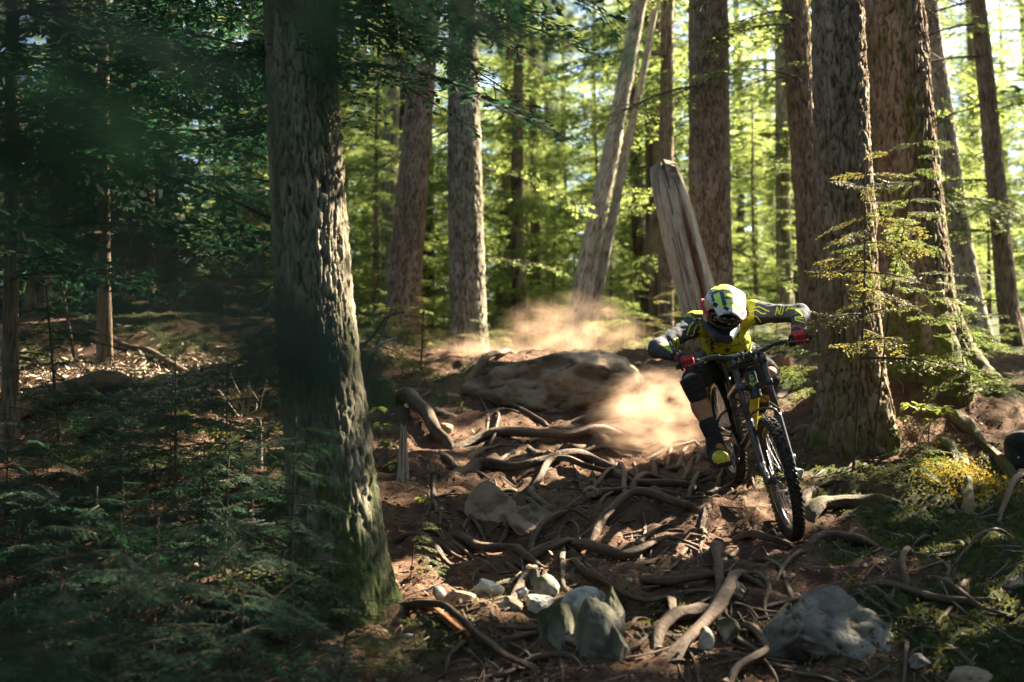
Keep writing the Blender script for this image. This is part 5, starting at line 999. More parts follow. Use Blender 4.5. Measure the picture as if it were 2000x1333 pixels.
V, Fq = nets(shell_d, (-.2, -.17, -.19), (.24, .17, .2), .0065); obj('shell', mesh('shell', V, Fq, True, None, [M['white_shell'], M['chin_shell'], M['gold_shell'], M['hivis']], shell_m(V[Fq].mean(1))), parent=helm)
V, Fq = nets(lambda P: smax(sd_ell(P, (.02, 0, -.01), (.118, .102, .066)), -(P[..., 0] - .03), .01), (-.05, -.15, -.12), (.2, .15, .1), .006); obj('goggle_lens', mesh('goggle_lens', V, Fq), M['lens'], helm)
gf = Bag(); a = np.linspace(0, 2 * PI, 40, endpoint=False); fy, fz = .088 * np.cos(a), .05 * np.sin(a) - .012; gp = np.stack([.128 - 3.6 * fy ** 2 - 2 * fz ** 2, fy, fz], -1); gf.add(*tube(np.vstack([gp, gp[:1]]), .006, 8, False)); obj('goggle_frame', gf.mesh('goggle_frame'), M['black_paint'], helm)
for s in (-1, 1):
    st_ = np.array([(.095, s * .086, .0), (.06, s * .108, .0), (0.0, s * .124, .012), (-.08, s * .112, .03)]); obj('goggle_strap', mesh('goggle_strap', *tube(spline(st_, 14), .019, 8, True, (0, 0, 1), .35)), M['red_cloth'], helm)
U, Vv = np.meshgrid(np.linspace(-1, 1, 33), np.linspace(0, 1, 31)); wv_ = .108 - .010 * Vv - .03 * sst(.6, 1, Vv) * Vv
vx = .005 + .215 * Vv - .025 * U ** 2 * Vv; vy = U * wv_; vz = .163 - .012 * Vv - .075 * Vv ** 2 - .034 * np.abs(U) ** 2.4 + .006 * np.exp(-(U / .35) ** 2)
top_ = np.stack([vx, vy, vz], -1).reshape(-1, 3); bot = top_ - np.array([0, 0, .006]); n1_, n2_ = U.shape; I = np.arange(n1_ * n2_).reshape(n1_, n2_); q = np.stack([I[:-1, :-1], I[:-1, 1:], I[1:, 1:], I[1:, :-1]], -1).reshape(-1, 4)
nb = n1_ * n2_; rim_ = np.r_[I[0, :], I[1:, -1], I[-1, -2::-1], I[-2:0:-1, 0]]; r2 = np.roll(rim_, -1); side = np.stack([rim_, r2, r2 + nb, rim_ + nb], -1)
cu, cv_ = (U[:-1, :-1] + U[1:, 1:]).ravel() / 2, (Vv[:-1, :-1] + Vv[1:, 1:]).ravel() / 2; mi = np.where((np.abs(cu) < .90 - .55 * np.maximum(cv_ - .5, 0)) & (cv_ < .88 - .08 * np.abs(cu)), 0, 1)
visor = obj('visor', mesh('visor', np.vstack([top_, bot]), np.vstack([q[:, ::-1], q + nb, side]), True, None, [M['hivis'], M['white_shell'], M['black_print']], np.r_[mi, np.full(len(q), 2), np.ones(len(side))]), parent=helm)  # underside coloured black for the shading beneath the visor
bpy.context.view_layer.update()

Q = lambda *p: [(1260 + x / 9.52, 540 + y / 9.52) for x, y in p]
hm = [o for o in helm.children if o.name.split('.')[0] in ('visor',)]; hs_ = [o for o in helm.children if o.name.split('.')[0] in ('visor', 'shell')]
tag(decal('visor_letters', hs_, [(Q((1195, 255), (1235, 360), (1275, 470)), 6), (Q((1195, 250), (1290, 210), (1385, 182)), 3.2), (Q((1240, 335), (1330, 288), (1440, 265), (1560, 270), (1640, 308), (1668, 360), (1635, 398), (1560, 402), (1480, 400)), 4.2),
      (Q((1418, 275), (1445, 400), (1485, 545)), 8), (Q((1265, 510), (1345, 555)), 8), (Q((1600, 485), (1660, 450)), 7), (Q((1465, 575), (1550, 625)), 6.5)], 'black_print', helm), kind='stuff')
decal('visor_lettering', hs_, lettering('FOX', (1260 + 1455 / 9.52, 540 + 735 / 9.52), (6.2, -1.0), (.6, -6), .9), 'black_print', helm)
dj = lambda nm, st, m='lime_print': decal(nm, [jersey], st, m, person, .003)
Q2 = lambda *p: [(1420 + x / 8.333, 560 + y / 8.333) for x, y in p]
dj('shoulder_logo', [(Q((905, 850), (830, 920), (800, 1000), (770, 1100)), 2.4), (Q((960, 900), (910, 1000), (890, 1090), (830, 1110)), 2.4), (Q((985, 890), (1060, 920), (1040, 980), (985, 1040)), 1.8),
    (Q2((370, 420), (470, 380), (570, 440), (640, 440)), 2.2), (Q2((420, 350), (520, 330), (640, 390), (690, 405)), 2.0), (Q2((370, 460), (490, 490), (560, 580)), 1.4)])
dj('sleeve_letters', [(Q((510, 1185), (600, 1140), (635, 1290), (545, 1325), (510, 1185)), 1.6), (Q((545, 1190), (585, 1175), (605, 1270), (570, 1290)), 1.5)]
   + [(Q((330 + 62 * i, 1240 - 14 * i), (385 + 62 * i, 1330 - 14 * i)), 2.6) for i in range(3)] + [([(1291 + 5.5 * i, 672 + 2.6 * i), (1300 + 4.5 * i, 681 + 3.0 * i)], 2.4) for i in range(4)] + [([(1322 + 5 * i, 690 - 4 * i), (1330 + 5.2 * i, 697 - 2.5 * i)], 2.4) for i in range(4)]
   + [(Q2((790, 465), (820, 330), (850, 450), (890, 325)), 2.2), (Q2((930, 330), (900, 445), (870, 450)), 2.0), (Q2((1010, 330), (960, 400)), 2.2)] + [(Q2((1000 + 42 * i, 370 - 8 * i + 26 * max(0, i - 2)), (1090 + 34 * i, 340 + 32 * i + 4 * i)), 2.4) for i in range(5)]
   + [(Q2((1110, 510), (1230, 495)), 2.0), (Q2((1115, 510), (1120, 555), (1260, 590)), 2.2), (Q2((1150, 535), (1230, 530), (1240, 560)), 1.6)])
dj('chest_logo', [([(1376, 652), (1383, 648), (1390, 655), (1380, 661), (1376, 656)], 1.6), ([(1390, 661), (1396, 655), (1402, 661)], 1.6)] + lettering('FOX', (1379, 673), (9, .8), (2, -8), 1.6) + [([(1406, 674), (1430, 676), (1446, 672)], 1.4), ([(1450, 668), (1462, 655), (1470, 640)], 1.2)], 'black_print')
decal('shorts_panel', [shorts, jersey], [([(1456, 672), (1472, 660)], 14)], 'hivis', person, .004)
decal('shorts_panel', [shorts, jersey], [([(1470, 655), (1484, 664)], [12, 9])], 'white_print', person, .004)
# ================================================================== snag, stumps, bag
def snag():
    Y = 13.4; sp = [(1378, 645, 62), (1361, 570, 68), (1337, 480, 66), (1321, 420, 63), (1305, 360, 56), (1294, 312, 46)]; n = 140
    C = spline(np.array([at(a, b, Y) for a, b, _ in sp]), n); r = np.interp(np.linspace(0, 1, n), [0, .23, .51, .69, .87, 1], [w * .5 * Y / FPX for _, _, w in sp]); k = 110
    a = np.linspace(0, 2 * PI, k, endpoint=False); A, T = np.meshgrid(a, np.linspace(0, 1, n)); gr = fbm(np.cos(A) * 14, np.sin(A) * 14, T * 2.2, 5, 5)
    _, N_, B_ = frames(C); front = np.arctan2(-B_[0][1], -N_[0][1])                        # the angle that faces the camera
    rng = np.random.default_rng(6); fa = np.sort(rng.uniform(0, 2 * PI, 9)); flat = np.min([1 / np.maximum(np.cos(np.angle(np.exp(1j * (A - f)))), .3) for f in fa], 0); flat = np.minimum(flat, 1.25) * .93
    def cleft(off, w, amp): d = np.abs(np.angle(np.exp(1j * (A - front - off - amp * np.sin(2.5 * T + off) - .05 * vn(T * 9, off * 7))))); return np.exp(-(d / w) ** 4)
    c1 = cleft(.1, .20, .25) * sst(.9, .45, T); c2 = np.maximum.reduce([cleft(o, .035, .12) * (vn(T * 5, o * 11) > -.35) for o in (-.85, -.45, .62, 1.05)])
    spike = .80 + .20 * np.abs(vn(A * 6.5, 2.2)) + .06 * vn(A * 19, 1.2); cut = sst(0, .035, T - spike)
    rr = r[:, None] * flat * (1 + .03 * gr - .40 * c1 - .10 * c2) * (1 - .85 * cut); V, Fq = tube(C, rr, k)
    pad = lambda q: np.r_[q.ravel(), 0, 0]
    return obj('dead_snag', mesh('dead_snag', V, Fq, True, {'cav': pad(np.clip(.8 * c1 + c2 + sst(.1, .7, -gr) * .75 + .5 * cut, 0, 1)), 'rot': pad(np.clip(c1 * 1.2 - .3, 0, 1))}), M['deadwood'], label='pale weathered split snag leaning left behind the rider', cat='snag')
snag()
def stump(px, py, w, h, label, matn='bark', moss=.6, seed=1, dy=0.0, taper=.8):
    P = hit_s(px, py); r = w * .5 * P[1] / FPX; H = h * P[1] / FPX; k = 36; n = 24; t = np.linspace(0, 1, n); A, T = np.meshgrid(np.linspace(0, 2 * PI, k, endpoint=False), t)
    C = np.stack([P[0] + 0 * t, P[1] + r + 0 * t, P[2] - .12 + (H + .12) * t], -1); rr = r * (1.25 - (1.25 - taper) * T) * (1 + .16 * fbm(np.cos(A) * 3 + seed, np.sin(A) * 3, T * .8, seed, 3)); V, Fq = tube(C, rr, k)
    V[(n - 1) * k:n * k, 2] += H * .22 * vn(np.linspace(0, 9, k), seed * 1.0); V[:, :2] += 0
    pad = lambda q: np.r_[q.ravel(), 0, 0]; g_ = fbm(np.cos(A) * 6, np.sin(A) * 6, T, seed + 4, 3)
    return obj('stump', mesh('stump', V, Fq, True, {'cav': pad(sst(0, .7, -g_)), 'pale': pad(0 * A), 'moss': pad(sst(.2, .8, moss * (.4 + .9 * T) + .5 * g_ * moss)), 'rot': pad(0 * A)}), M[matn], label=label, cat='stump')
stump(745, 800, 52, 62, 'short stump with a yellow moss cap right of the nearest trunk', 'bark', 1.1, 3)
stump(786, 930, 22, 95, 'upright rotten stake of wood at the left edge of the trail', 'deadwood', .1, 4, taper=.5)
stump(505, 895, 16, 70, 'sunlit broken stake left of the nearest trunk', 'deadwood', .2, 5, taper=.4)
stump(270, 1060, 36, 90, 'dark broken stump in the lower left undergrowth', 'bark', .4, 6, taper=.6)
stump(1535, 745, 40, 46, 'reddish broken stump behind the rear wheel beside the trail', 'rotwood', 0, 7, taper=.5)
def bag_():
    P = at(1995, 842, 9.4); c = P + np.array([.05, .1, 0]); g_ = float(gz(c[0], c[1])); c[2] = g_ + .13
    r = empty('camera_bag', (c[0], c[1], g_), label='black bag with a pale stud cut off by the right edge', cat='bag')
    V, Fq = nets(lambda p: smin(sd_box(p, (0, 0, .11), (.12, .09, .12), None, .05), sd_ell(p, (-.02, -.05, .20), (.11, .08, .07)), .04) + .005 * fbm(p[..., 0] * 20, p[..., 1] * 20, p[..., 2] * 20, 3, 2), (-.2, -.2, -.06), (.2, .2, .34), .009)
    obj('pouch', mesh('pouch', V, Fq), M['cloth_black'], r); a = np.linspace(-.1, .1, 14); obj('strap', mesh('strap', *tube(np.stack([a, np.full(14, -.10), .20 - 3 * a ** 2], -1), .008, 8)), M['cloth_grey'], r)
    V, Fq = ICO[2]; obj('stud', mesh('stud', V * .008 + np.array([-.075, -.095, .085]), np.c_[Fq, Fq[:, 2:]]), M['alloy'], r)
bag_()
# ================================================================== saplings and plants
def clone(src, label, px, py, Y, rz, s, group=None):
    b = at(px, py, Y); b[2] = gz(b[0], b[1]) - .02; r = empty('hemlock_sapling', b, label=label, cat='sapling', group=group); r.rotation_euler = (0, 0, rz); r.scale = (s, s, s)
    for c in src.children:
        o = c.copy(); COL.objects.link(o); o.parent = r; o.matrix_parent_inverse = c.matrix_parent_inverse.copy()
    return r
def sapling(label, base, top, Y, n, l0, l1, leaf='leaf_mid', tp='hi', f0=.2, seed=1, r=.008, el=(-.25, .2), bend=0.0, group=None, name='hemlock_sapling', az=None, cut=False):
    rng = np.random.default_rng(seed); b, t = at(*base, Y), at(*top, Y); b[2] = min(b[2], gz(b[0], b[1])) - .03 if base[1] > 0 else b[2]; root_ = empty(name, b, label=label, cat='sapling', group=group); m = (b + t) / 2 + np.array([bend, 0, 0])
    S = spline(np.array([b, m, t]), 24); under(obj('stem', mesh('stem', *tube(S, r * np.linspace(1, .35, 24), 7)), M['twig_dark']), root_); bag = Bag(); T_, nat = (SP_HI, NH) if tp == 'hi' else (SP_MID, NM)
    for i in range(n):
        f = f0 + (1 - f0) * (i + rng.uniform(.1, .9)) / n; p = S[int(f * 23)]; a = rng.uniform(*az) if az else i * 2.4 + rng.uniform(-.5, .5); L = (l0 + (l1 - l0) * (f - f0) / (1 - f0)) * rng.uniform(.7, 1.25)
        put_spray(bag, T_[int(rng.integers(4))], p, rotm(a, rng.uniform(*el), rng.normal(0, .3)), L / nat)
    V, Fq, Mi = bag.get()
    if cut: V, Fq, Mi = carve(V, Fq, Mi, LIT)
    under(obj('foliage', mesh('foliage', V, Fq, False, None, [M[leaf], M['twig_dark']], Mi)), root_); return root_
sapling('slender hemlock sapling with sunlit sprays in front of the massive trunks', (1662, 800), (1690, 285), 9.5, 24, .74, .22, 'leaf_gold', seed=2, f0=.36, r=.011, az=None, el=(-.3, .15), bend=.03)
sapling('second sapling stem crossing the widest trunk to the upper right', (1700, 800), (1806, 250), 9.7, 18, .48, .22, 'leaf_mid', seed=3, f0=.55, r=.008, bend=-.05)
sapling('low feathery hemlock seedling on the right mossy bank', (1806, 1000), (1790, 862), 9.25, 11, .42, .22, 'leaf_mid', seed=4, f0=.5, r=.006, el=(-.2, .1))
sapling('small sprig of seedling left of the feathery one on the right bank', (1722, 985), (1712, 905), 9.2, 5, .20, .12, 'leaf_broad', seed=5, f0=.5, r=.004)
sapling('sunlit hemlock sapling behind the crest left of the grey trunk', (822, 705), (828, 585), 13.1, 16, .55, .30, 'leaf_gold', 'mid', seed=6, r=.012, f0=.45)
sapling('bushy hemlock sapling leaning beside the nearest trunk near the crest', (700, 760), (770, 590), 12.4, 16, .60, .35, 'leaf_mid', 'mid', seed=7, r=.014, f0=.4)
sapling('dense dark hemlock sapling standing left of the nearest trunk base', (566, 1120), (578, 815), 6.2, 30, .42, .20, 'leaf_shade', seed=8, f0=.25, r=.010)
sapling('thin straight dark sapling in the left undergrowth', (345, 1010), (342, 690), 8.0, 16, .5, .25, 'leaf_shade', seed=9, f0=.35, r=.012)
sapling('dark sapling behind the large pale log at left', (120, 900), (90, 560), 9.6, 20, .7, .3, 'leaf_shade', 'mid', seed=10, f0=.3, r=.014)
sapling('leafless-looking thin stem leaning behind the pale log', (150, 720), (108, 480), 11.8, 5, .4, .2, 'leaf_shade', 'mid', seed=11, f0=.5, r=.018)
sapling('dark hemlock sapling at the left edge of the undergrowth', (10, 1010), (20, 780), 7.2, 22, .5, .25, 'leaf_shade', seed=12, f0=.2)
sapling('low dark hemlock sprays spreading over the bottom left corner', (90, 1330), (120, 1120), 4.9, 20, .40, .2, 'leaf_shade', seed=13, f0=.2)
sapling('blue-green hemlock sapling low in the left undergrowth', (250, 1130), (240, 930), 6.6, 20, .42, .2, 'leaf_shade', seed=14, f0=.25)
sapling('drooping hemlock sapling at the bottom before the nearest trunk', (560, 1330), (575, 1110), 5.5, 22, .40, .22, 'leaf_shade', seed=15, f0=.2, el=(-.6, .0))
sapling('green hemlock spray reaching right over the trail edge at the bottom', (650, 1280), (690, 1165), 5.7, 12, .36, .2, 'leaf_mid', seed=16, f0=.3, az=(-.9, .9), el=(-.35, .1))
sapling('hemlock sapling in the lower left middle beside the dark stump', (420, 1180), (430, 1010), 6.1, 18, .40, .2, 'leaf_shade', seed=17, f0=.2)
sapling('tiny hemlock sprig overhanging the trail below the rotten stake', (800, 1080), (815, 1010), 7.4, 7, .22, .12, 'leaf_mid', seed=18, f0=.2, r=.004, az=(-1.2, .6))
sapling('small hemlock sapling left of the dappled log, half hidden', (300, 930), (310, 770), 8.8, 16, .45, .2, 'leaf_mid', seed=19, f0=.25)
sapling('lowest dark spray at the bottom edge left of centre', (380, 1333), (390, 1230), 4.8, 14, .30, .18, 'leaf_shade', seed=20, f0=.2, el=(-.5, .1))
for i, (px, py, Y_, h) in enumerate([(1470, 640, 15.5, 70), (1515, 650, 16.5, 60), (1580, 660, 16, 60), (1240, 660, 17, 90), (1215, 690, 16.2, 60), (1010, 690, 16.5, 80), (960, 700, 15.6, 40), (1345, 650, 16.2, 60), (1440, 600, 18, 70), (1860, 700, 14.8, 60), (1930, 690, 15.5, 70), (1300, 680, 15.4, 50)]):
    if i > 3: clone(BK[i % 4], 'low sunlit hemlock seedling on the bank behind the rider', px, py + 20, Y_, i * 1.7, .8 + .07 * (i % 5), 'seedlings on the bank behind the rider'); continue
    BK = (globals().get('BK') or []) + [None]; BK[-1] = sapling('low sunlit hemlock seedling on the bank behind the rider', (px, py + 20), (px + 4, py - h), Y_, 9, .65, .3, 'leaf_gold' if i % 2 else 'leaf_mid', 'mid', seed=60 + i, f0=.1, r=.008, group='seedlings on the bank behind the rider', el=(-.3, .3))
for i, (lb, px, py, h, Y_, n) in enumerate([('dense dark hemlock clump at the bottom left, left of the dark stump', 180, 1180, 230, 6.0, 26), ('dark hemlock clump filling the left edge halfway up the undergrowth', 60, 1080, 260, 6.6, 26), ('dark hemlock clump right of the thin straight sapling', 440, 1060, 240, 7.0, 26), ('dark hemlock clump in front of the dark stump', 300, 1230, 220, 5.6, 24),
        ('dark hemlock clump just left of the nearest trunk foot', 490, 1190, 230, 6.3, 24), ('dark hemlock clump below the long thin log at left', 190, 1010, 240, 7.6, 24), ('blue-green clump at the very bottom left of the nearest trunk', 470, 1320, 190, 5.2, 22), ('dark low clump at the bottom edge near the left corner', 230, 1330, 180, 5.0, 22), ('dark hemlock clump left of the sunlit broadleaf bush', 330, 960, 200, 8.4, 20)]):
    if i < 4: CL = (globals().get('CL') or []) + [sapling(lb, (px, py), (px + 10, py - h), Y_, n, .55, .22, 'leaf_shade', 'hi', seed=200 + i, f0=.1, r=.006, el=(-.35, .25))]
    else: clone(CL[i % 4], lb, px, py, Y_, 1.3 + i * 2.1, .85 + .05 * (i % 4))
for i, (px, py, Y_, lb) in enumerate([(90, 960, 8.2, 'dark hemlock clump below the pale fallen log near the left edge'), (250, 950, 8.6, 'dark hemlock clump under the middle of the pale fallen log'), (150, 1100, 6.8, 'dark hemlock clump left of the lower dark stump'), (390, 1120, 6.6, 'dark hemlock clump right of the lower dark stump'), (30, 1170, 6.0, 'dark hemlock clump at the left edge low down'), (340, 1320, 5.2, 'dark hemlock clump at the bottom between the two lowest sprays'), (120, 1270, 5.4, 'dark hemlock clump over the bottom left blur'), (520, 1010, 7.6, 'dark hemlock clump brushing the left side of the nearest trunk'), (440, 960, 8.3, 'dark hemlock clump below the sunlit broadleaf bush'), (1885, 820, 10.6, 'green hemlock clump at the foot of the widest trunk'), (1600, 800, 10.9, 'green hemlock clump at the left foot of the massive trunks')]):
    r_ = clone(CL[i % 4], lb, px, py, Y_, .4 + i * 1.9, .8 + .08 * (i % 5))
    if px > 1500:
        for c in r_.children:
            if c.name.startswith('foliage'): c.material_slots[0].link = 'OBJECT'; c.material_slots[0].material = M['leaf_mid']
def leaf_shape(k=10, pleat=.08):
    t = np.linspace(0, 1, k); w = .30 * np.sin(PI * t ** .8) * (1 - .15 * t); mid = np.stack([t, 0 * t, -.18 * t * t], -1); V = np.vstack([mid, mid + np.stack([0 * t, w, .22 * w], -1), mid + np.stack([0 * t, -w, .22 * w], -1)])
    Fq = [(i, i + 1, k + i + 1, k + i) for i in range(k - 1)] + [(i, 2 * k + i, 2 * k + i + 1, i + 1) for i in range(k - 1)]; return V, np.array(Fq)
LEAF_ME = mesh('leaf', *leaf_shape(7)); LEAF_ME.materials.append(M['leaf_broad'])
def leafy(label, base, Y, clusters, seed, size=.06):
    rng = np.random.default_rng(seed); b = at(*base, Y); b[2] = gz(b[0], b[1]) - .02; r = empty('leafy_plant', b, label=label, cat='plant'); st_ = Bag()
    for (px, py, n) in clusters:
        t = at(px, py, Y); m = (b + t) / 2 + rng.normal(0, .03, 3); st_.add(*tube(spline(np.array([b, m, t]) - b, 12), np.linspace(.004, .0018, 12), 5))
        for i in range(n):
            a = i * 2.4 + rng.uniform(-.4, .4); o = obj('leaf', LEAF_ME, parent=r, loc=t - b + np.array([0, 0, rng.uniform(-.02, .02)]) + .012 * np.array([math.cos(a), math.sin(a), 0])); s = size * rng.uniform(.7, 1.25); o.scale = (s, s, s); o.rotation_euler = (rng.normal(0, .25), rng.uniform(-.15, .45), a)
    obj('stem', st_.mesh('stem'), M['twig_dark'], r)
leafy('broadleaf plant with bright green whorls between the massive trunks', (1815, 905), 9.9, [(1810, 795, 16), (1842, 800, 12), (1775, 790, 8)], 1, .085)
leafy('broadleaf sprig with yellow-green leaves below the bright whorls', (1790, 890), 9.8, [(1762, 815, 9), (1750, 840, 6), (1818, 825, 10), (1800, 838, 6)], 2, .055)
leafy('sunlit broadleaf plant on the bank at the far right', (1900, 790), 11.2, [(1905, 735, 14), (1925, 745, 10), (1885, 748, 8)], 3, .10)
leafy('small bright seedling at the left edge of the trail', (826, 1010), 8.2, [(826, 973, 8), (834, 980, 6)], 4, .045)
leafy('tiny leafy sprig on the dirt left of the forked dry root', (900, 800), 11.4, [(898, 790, 7), (905, 794, 5)], 5, .045)
leafy('sunlit broadleaf bush left of the nearest trunk', (430, 900), 9.3, [(400, 840, 14), (430, 850, 16), (460, 865, 16), (500, 850, 14), (415, 870, 14), (480, 840, 12), (520, 830, 12), (450, 885, 12)], 6, .085)
leafy('broadleaf bush catching sun beside the large pale log', (330, 850), 10.2, [(290, 800, 12), (330, 790, 12), (360, 810, 12), (310, 830, 10)], 7, .09)
leafy('leafy sprigs along the right side of the nearest trunk', (750, 860), 9.6, [(735, 800, 10), (745, 830, 10), (760, 865, 10), (770, 905, 8)], 8, .075)
# upended dry twigs in the sun at left
tb = Bag(); rng = np.random.default_rng(8); b0 = at(480, 815, 10.3)
for i in range(16):
    a = rng.uniform(-1.1, 1.1); L = rng.uniform(.12, .32); p = b0 + np.array([rng.uniform(-.08, .12), rng.uniform(-.05, .05), rng.uniform(0, .12)]); e = p + np.array([math.sin(a) * L, rng.uniform(-.08, .08), math.cos(a) * L * .9]); m = (p + e) / 2 + rng.normal(0, .035, 3)
    tb.add(*tube(spline(np.array([p, m, e]), 10), np.linspace(.009, .003, 10), 6))
obj('dry_branch', tb.mesh('dry_branch'), M['deadwood'], label='upended tangle of bleached dry twigs in the sun at left', cat='branch')
for (lb, pts, Y_, r_) in [('bleached broken branch jutting beside the nearest trunk above the stump', [(720, 690), (750, 670), (775, 660)], 11.5, .016), ('lit branch hung with lichen left of the nearest trunk', [(430, 645), (470, 638), (505, 632), (525, 612)], 9.5, .018), ('dark crooked dead branch behind the bleached one', [(690, 690), (730, 655), (755, 620), (790, 610)], 12.2, .016)]:
    P = spline(np.array([at(a, b, Y_ + .02 * i) for i, (a, b) in enumerate(pts)]), 20); bg_ = Bag().add(*tube(P, r_ * np.linspace(1, .5, 20), 8)); rr_ = np.random.default_rng(int(pts[0][0]))
    for k in range(7):
        i = int(rr_.integers(3, 19)); d = unit(rr_.normal(0, 1, 3)) * rr_.uniform(.06, .16); bg_.add(*tube([P[i], P[i] + d * .5 + np.array([0, 0, .01]), P[i] + d], np.array([.3, .22, .1]) * r_, 5))
    obj('dead_branch', bg_.mesh('dead_branch'), M['deadwood'] if 'dark' not in lb else M['twig_dark'], label=lb, cat='branch')
# ================================================================== ground cover
rng = np.random.default_rng(21)
def scatter(n, pred, ylo=5.6, yhi=16.5):
    y = ylo + (yhi - ylo) * rng.random(n) ** 1.5; x = (rng.random(n) * 2 - 1) * (.40 * y + .2); k = rng.random(n) < pred(x, y); x, y = x[k], y[k]; return np.stack([x, y, gz(x, y)], -1)
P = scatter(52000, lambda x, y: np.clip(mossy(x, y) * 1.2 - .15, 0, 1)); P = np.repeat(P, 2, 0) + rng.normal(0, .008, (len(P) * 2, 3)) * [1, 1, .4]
D = rng.normal(0, 1, P.shape); D[:, 2] = np.abs(D[:, 2]) * .9 + .25
obj('moss', mesh('moss', *leaves(P, D, rng.normal(0, 1, P.shape), .030, .014, rng), False), M['moss_tuft'], kind='stuff', label='low moss and ground leaves on both banks', cat='moss')
P = scatter(58000, lambda x, y: 1 - .7 * mossy(x, y), 5.6, 14.5); D = rng.normal(0, 1, P.shape); D[:, 2] *= .25; P[:, 2] += .003
obj('needle_litter', mesh('needle_litter', *leaves(P, D, rng.normal(0, .4, P.shape) + [0, 0, 1], .030, .0055, rng, .6), False), M['needle'], kind='stuff', label='brown needles and bark crumbs littering the soil', cat='litter')
P = scatter(9000, lambda x, y: .9 - .4 * mossy(x, y), 5.6, 14.5); D = rng.normal(0, 1, P.shape); D[:, 2] *= .3; P[:, 2] += .006
obj('bark_litter', mesh('bark_litter', *leaves(P, D, rng.normal(0, .5, P.shape) + [0, 0, 1], .045, .020, rng, .6), False), M['twig'], kind='stuff', label='chips and dead leaves strewn over the trail', cat='litter')
tw = Bag()
for p in scatter(520, lambda x, y: 0 * x + 1, 5.6, 13):
    a = rng.uniform(0, 6.28); L = rng.uniform(.06, .28); d = np.array([math.cos(a), math.sin(a), 0]) * L; q = np.array([p - d / 2, p + rng.normal(0, .012, 3), p + d / 2]); q[:, 2] = gz(q[:, 0], q[:, 1]) + .008 + np.abs(rng.normal(0, .01, 3)); tw.add(*tube(q, np.array([1, .8, .5]) * rng.uniform(.0025, .006), 5))
obj('twig_litter', tw.mesh('twig_litter'), M['twig'], kind='stuff', label='thin dry twigs scattered over the forest floor', cat='litter')
P = at(1870, 950, 9.2); n = 3200; x = P[0] + rng.normal(0, .13, n); y = P[1] + rng.normal(0, .22, n); P = np.stack([x, y, gz(x, y) + np.abs(rng.normal(0, .03, n))], -1); D = rng.normal(0, 1, P.shape); D[:, 2] = np.abs(D[:, 2])
obj('sunlit_moss', mesh('sunlit_moss', *leaves(P, D, rng.normal(0, 1, P.shape), .028, .013, rng), False), M['moss_sunlit'], kind='stuff', label='tuft of moss tinted golden for the sun on the right bank', cat='moss')
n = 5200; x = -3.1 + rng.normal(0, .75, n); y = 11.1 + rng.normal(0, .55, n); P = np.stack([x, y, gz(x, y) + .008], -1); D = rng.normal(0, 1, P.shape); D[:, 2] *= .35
obj('sunpatch_flakes', mesh('sunpatch_flakes', *leaves(P, D, rng.normal(0, .5, P.shape) + [0, 0, 1], .07, .022, rng, .6), False), M['deadwood'], kind='stuff', label='pale flakes added to brighten the sunlit left bank', cat='litter')  # pale flakes put in to brighten the bank like sunlight
# ================================================================== boughs hanging close to the lens
def near_bough(label, pts, seed, n=9, L=.30, leaf='leaf_shade'):
    rng = np.random.default_rng(seed); P = spline(np.array([at(*p) for p in pts]), 40); r = empty('hanging_bough', P[0], label=label, cat='bough'); under(obj('stem', mesh('stem', *tube(P, np.linspace(.007, .002, 40), 6)), M['twig_dark']), r); bag = Bag(); dm = unit(P[-1] - P[0]); a0 = math.atan2(dm[1], dm[0])
    for i in range(n):
        f = (i + rng.uniform(.2, .8)) / n; put_spray(bag, SP_HI[int(rng.integers(4))], P[int(f * 39)], rotm(a0 + (1 if i % 2 else -1) * rng.uniform(.5, 1.2), rng.uniform(-.9, -.1), rng.normal(0, .6)), L * (1.15 - .6 * f) * rng.uniform(.7, 1.2) / NH)
    under(obj('foliage', mesh('foliage', *bag.get()[:2], False, None, [M[leaf], M['twig_dark']], bag.get()[2])), r)
NB = [('blurred bough close to the lens crossing the top left corner', [(-150, -60, .9), (100, 40, 1.0), (300, 130, 1.05)], 1, .24, 12), ('blurred bough close to the lens hanging beside the nearest trunk', [(230, 470, .75), (430, 540, .75), (610, 600, .7)], 2, .14, 12),
      ('blurred bough close to the lens reaching over the top of the nearest trunk', [(400, -160, 1.3), (540, -20, 1.3), (640, 60, 1.3)], 3, .22, 6), ('blurred bough close to the lens low at the left edge', [(-160, 1200, .9), (0, 1240, .95), (110, 1300, 1.0)], 4, .12, 7),
      ('blurred bough close to the lens along the upper left edge', [(-180, 220, .9), (0, 270, .95), (190, 350, 1.0)], 5, .20, 10), ('blurred bough close to the lens in the dark left middle', [(330, 600, .6), (470, 630, .62), (650, 680, .6)], 6, .11, 13),
      ('softly blurred bough hanging into the top centre', [(640, -140, 2.6), (860, -20, 2.8), (1000, 60, 2.9)], 7, .34, 9), ('softly blurred bough hanging at the top right of centre', [(880, -150, 2.8), (1060, -20, 3.0), (1150, 60, 3.2)], 8, .34, 9)]
for l_, p_, s_, L_, n_ in NB: near_bough(l_, p_, s_, n_, L_)
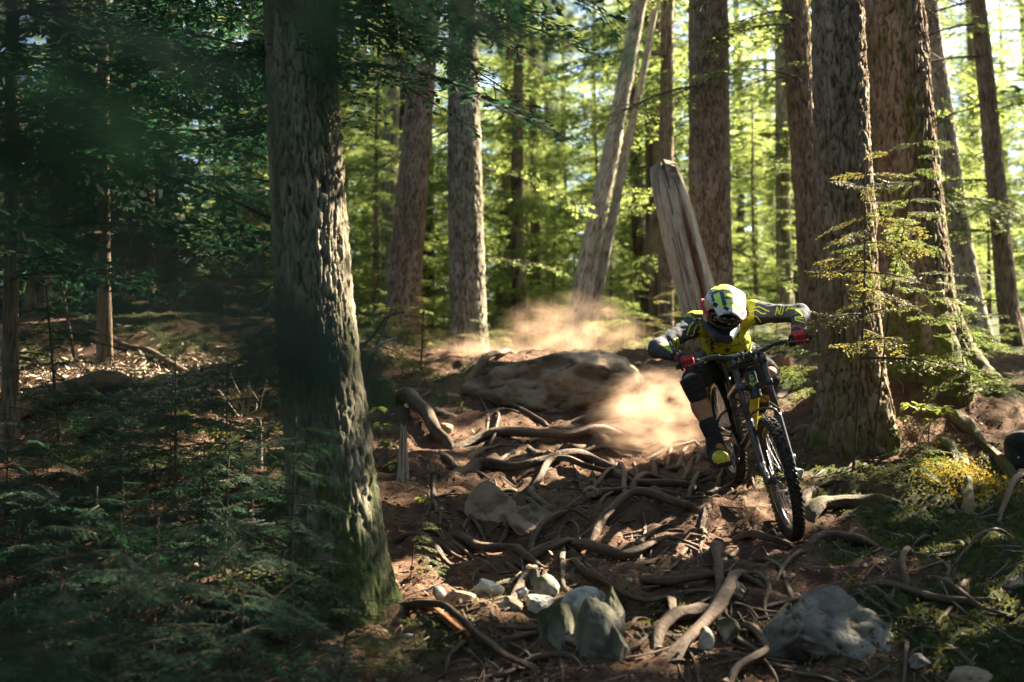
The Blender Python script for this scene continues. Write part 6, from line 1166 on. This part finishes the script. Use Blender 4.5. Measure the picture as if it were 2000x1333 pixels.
# ================================================================== dust thrown up by the wheels
def dust(label, c, r, dens, seed, col=(0.95, 0.80, 0.64), nsc=2.2):
    V, Fq = ICO[4]; N_ = V; V = V * (1 + .12 * fbm(V[:, 0] * 1.5, V[:, 1] * 1.5, V[:, 2] * 1.5, seed, 2))[:, None]
    m = bpy.data.materials.new('dust'); m.use_nodes = True; nt = m.node_tree; N, L = nt.nodes, nt.links; N.remove(N['Principled BSDF']); pv = N.new('ShaderNodeVolumePrincipled'); pv.inputs['Color'].default_value = (*col, 1); pv.inputs['Anisotropy'].default_value = 0.35
    tc = N.new('ShaderNodeTexCoord'); ln = N.new('ShaderNodeVectorMath'); ln.operation = 'LENGTH'; L.new(tc.outputs['Object'], ln.inputs[0])
    fa = N.new('ShaderNodeMapRange'); fa.interpolation_type = 'SMOOTHSTEP'; fa.inputs[1].default_value = 1.0; fa.inputs[2].default_value = 0.1; L.new(ln.outputs['Value'], fa.inputs[0])
    mp = N.new('ShaderNodeMapping'); mp.inputs['Location'].default_value = (seed, seed * 2.0, 0); L.new(tc.outputs['Object'], mp.inputs[0])
    nz = N.new('ShaderNodeTexNoise'); nz.inputs['Scale'].default_value = nsc; nz.inputs['Detail'].default_value = 5; nz.inputs['Roughness'].default_value = .6; L.new(mp.outputs[0], nz.inputs['Vector'])
    nr = N.new('ShaderNodeMapRange'); nr.inputs[1].default_value = .43; nr.inputs[2].default_value = .70; L.new(nz.outputs[0], nr.inputs[0]); mu = N.new('ShaderNodeMath'); mu.operation = 'MULTIPLY'; L.new(fa.outputs[0], mu.inputs[0]); L.new(nr.outputs[0], mu.inputs[1])
    m2 = N.new('ShaderNodeMath'); m2.operation = 'MULTIPLY'; m2.inputs[1].default_value = dens; L.new(mu.outputs[0], m2.inputs[0]); L.new(m2.outputs[0], pv.inputs['Density']); L.new(pv.outputs[0], N['Material Output'].inputs['Volume'])
    o = obj('dust', mesh('dust', V, np.c_[Fq, Fq[:, 2:]]), m, label=label, cat='dust', kind='stuff', loc=c); o.scale = r; return o
dust('warm dust cloud drifting over the crest', at(1120, 668, 14.5), (.95, .7, .60), 1.9, 1, (.93, .68, .50), 3.4)
dust('dust cloud billowing behind the rear wheel', at(1300, 812, 10.2), (.66, .5, .40), 6.0, 2, (.93, .68, .50), 3.6)
dust('thin dust haze along the crest to the left', at(930, 690, 14.9), (.9, .6, .28), .9, 3, (.93, .68, .50))
dust('small spray of dust beside the front wheel', at(1490, 980, 8.35), (.16, .16, .11), 9.0, 4, (.93, .68, .50))
# ================================================================== the hazy air of the wood
HAZE = 0
if HAZE:
    hv, hf_ = boxq((0, 38, 10), (60, 62, 21)); hz = obj('haze', mesh('haze', hv, hf_, False), kind='stuff', label='thin sunlit haze hanging in the wood', cat='haze'); m = bpy.data.materials.new('haze'); m.use_nodes = True; nt = m.node_tree; nt.nodes.remove(nt.nodes['Principled BSDF'])
    pv = nt.nodes.new('ShaderNodeVolumePrincipled'); pv.inputs['Color'].default_value = (0.93, 0.95, 0.97, 1); pv.inputs['Density'].default_value = HAZE; pv.inputs['Anisotropy'].default_value = 0.2; nt.links.new(pv.outputs[0], nt.nodes['Material Output'].inputs['Volume']); hz.data.materials.append(m)
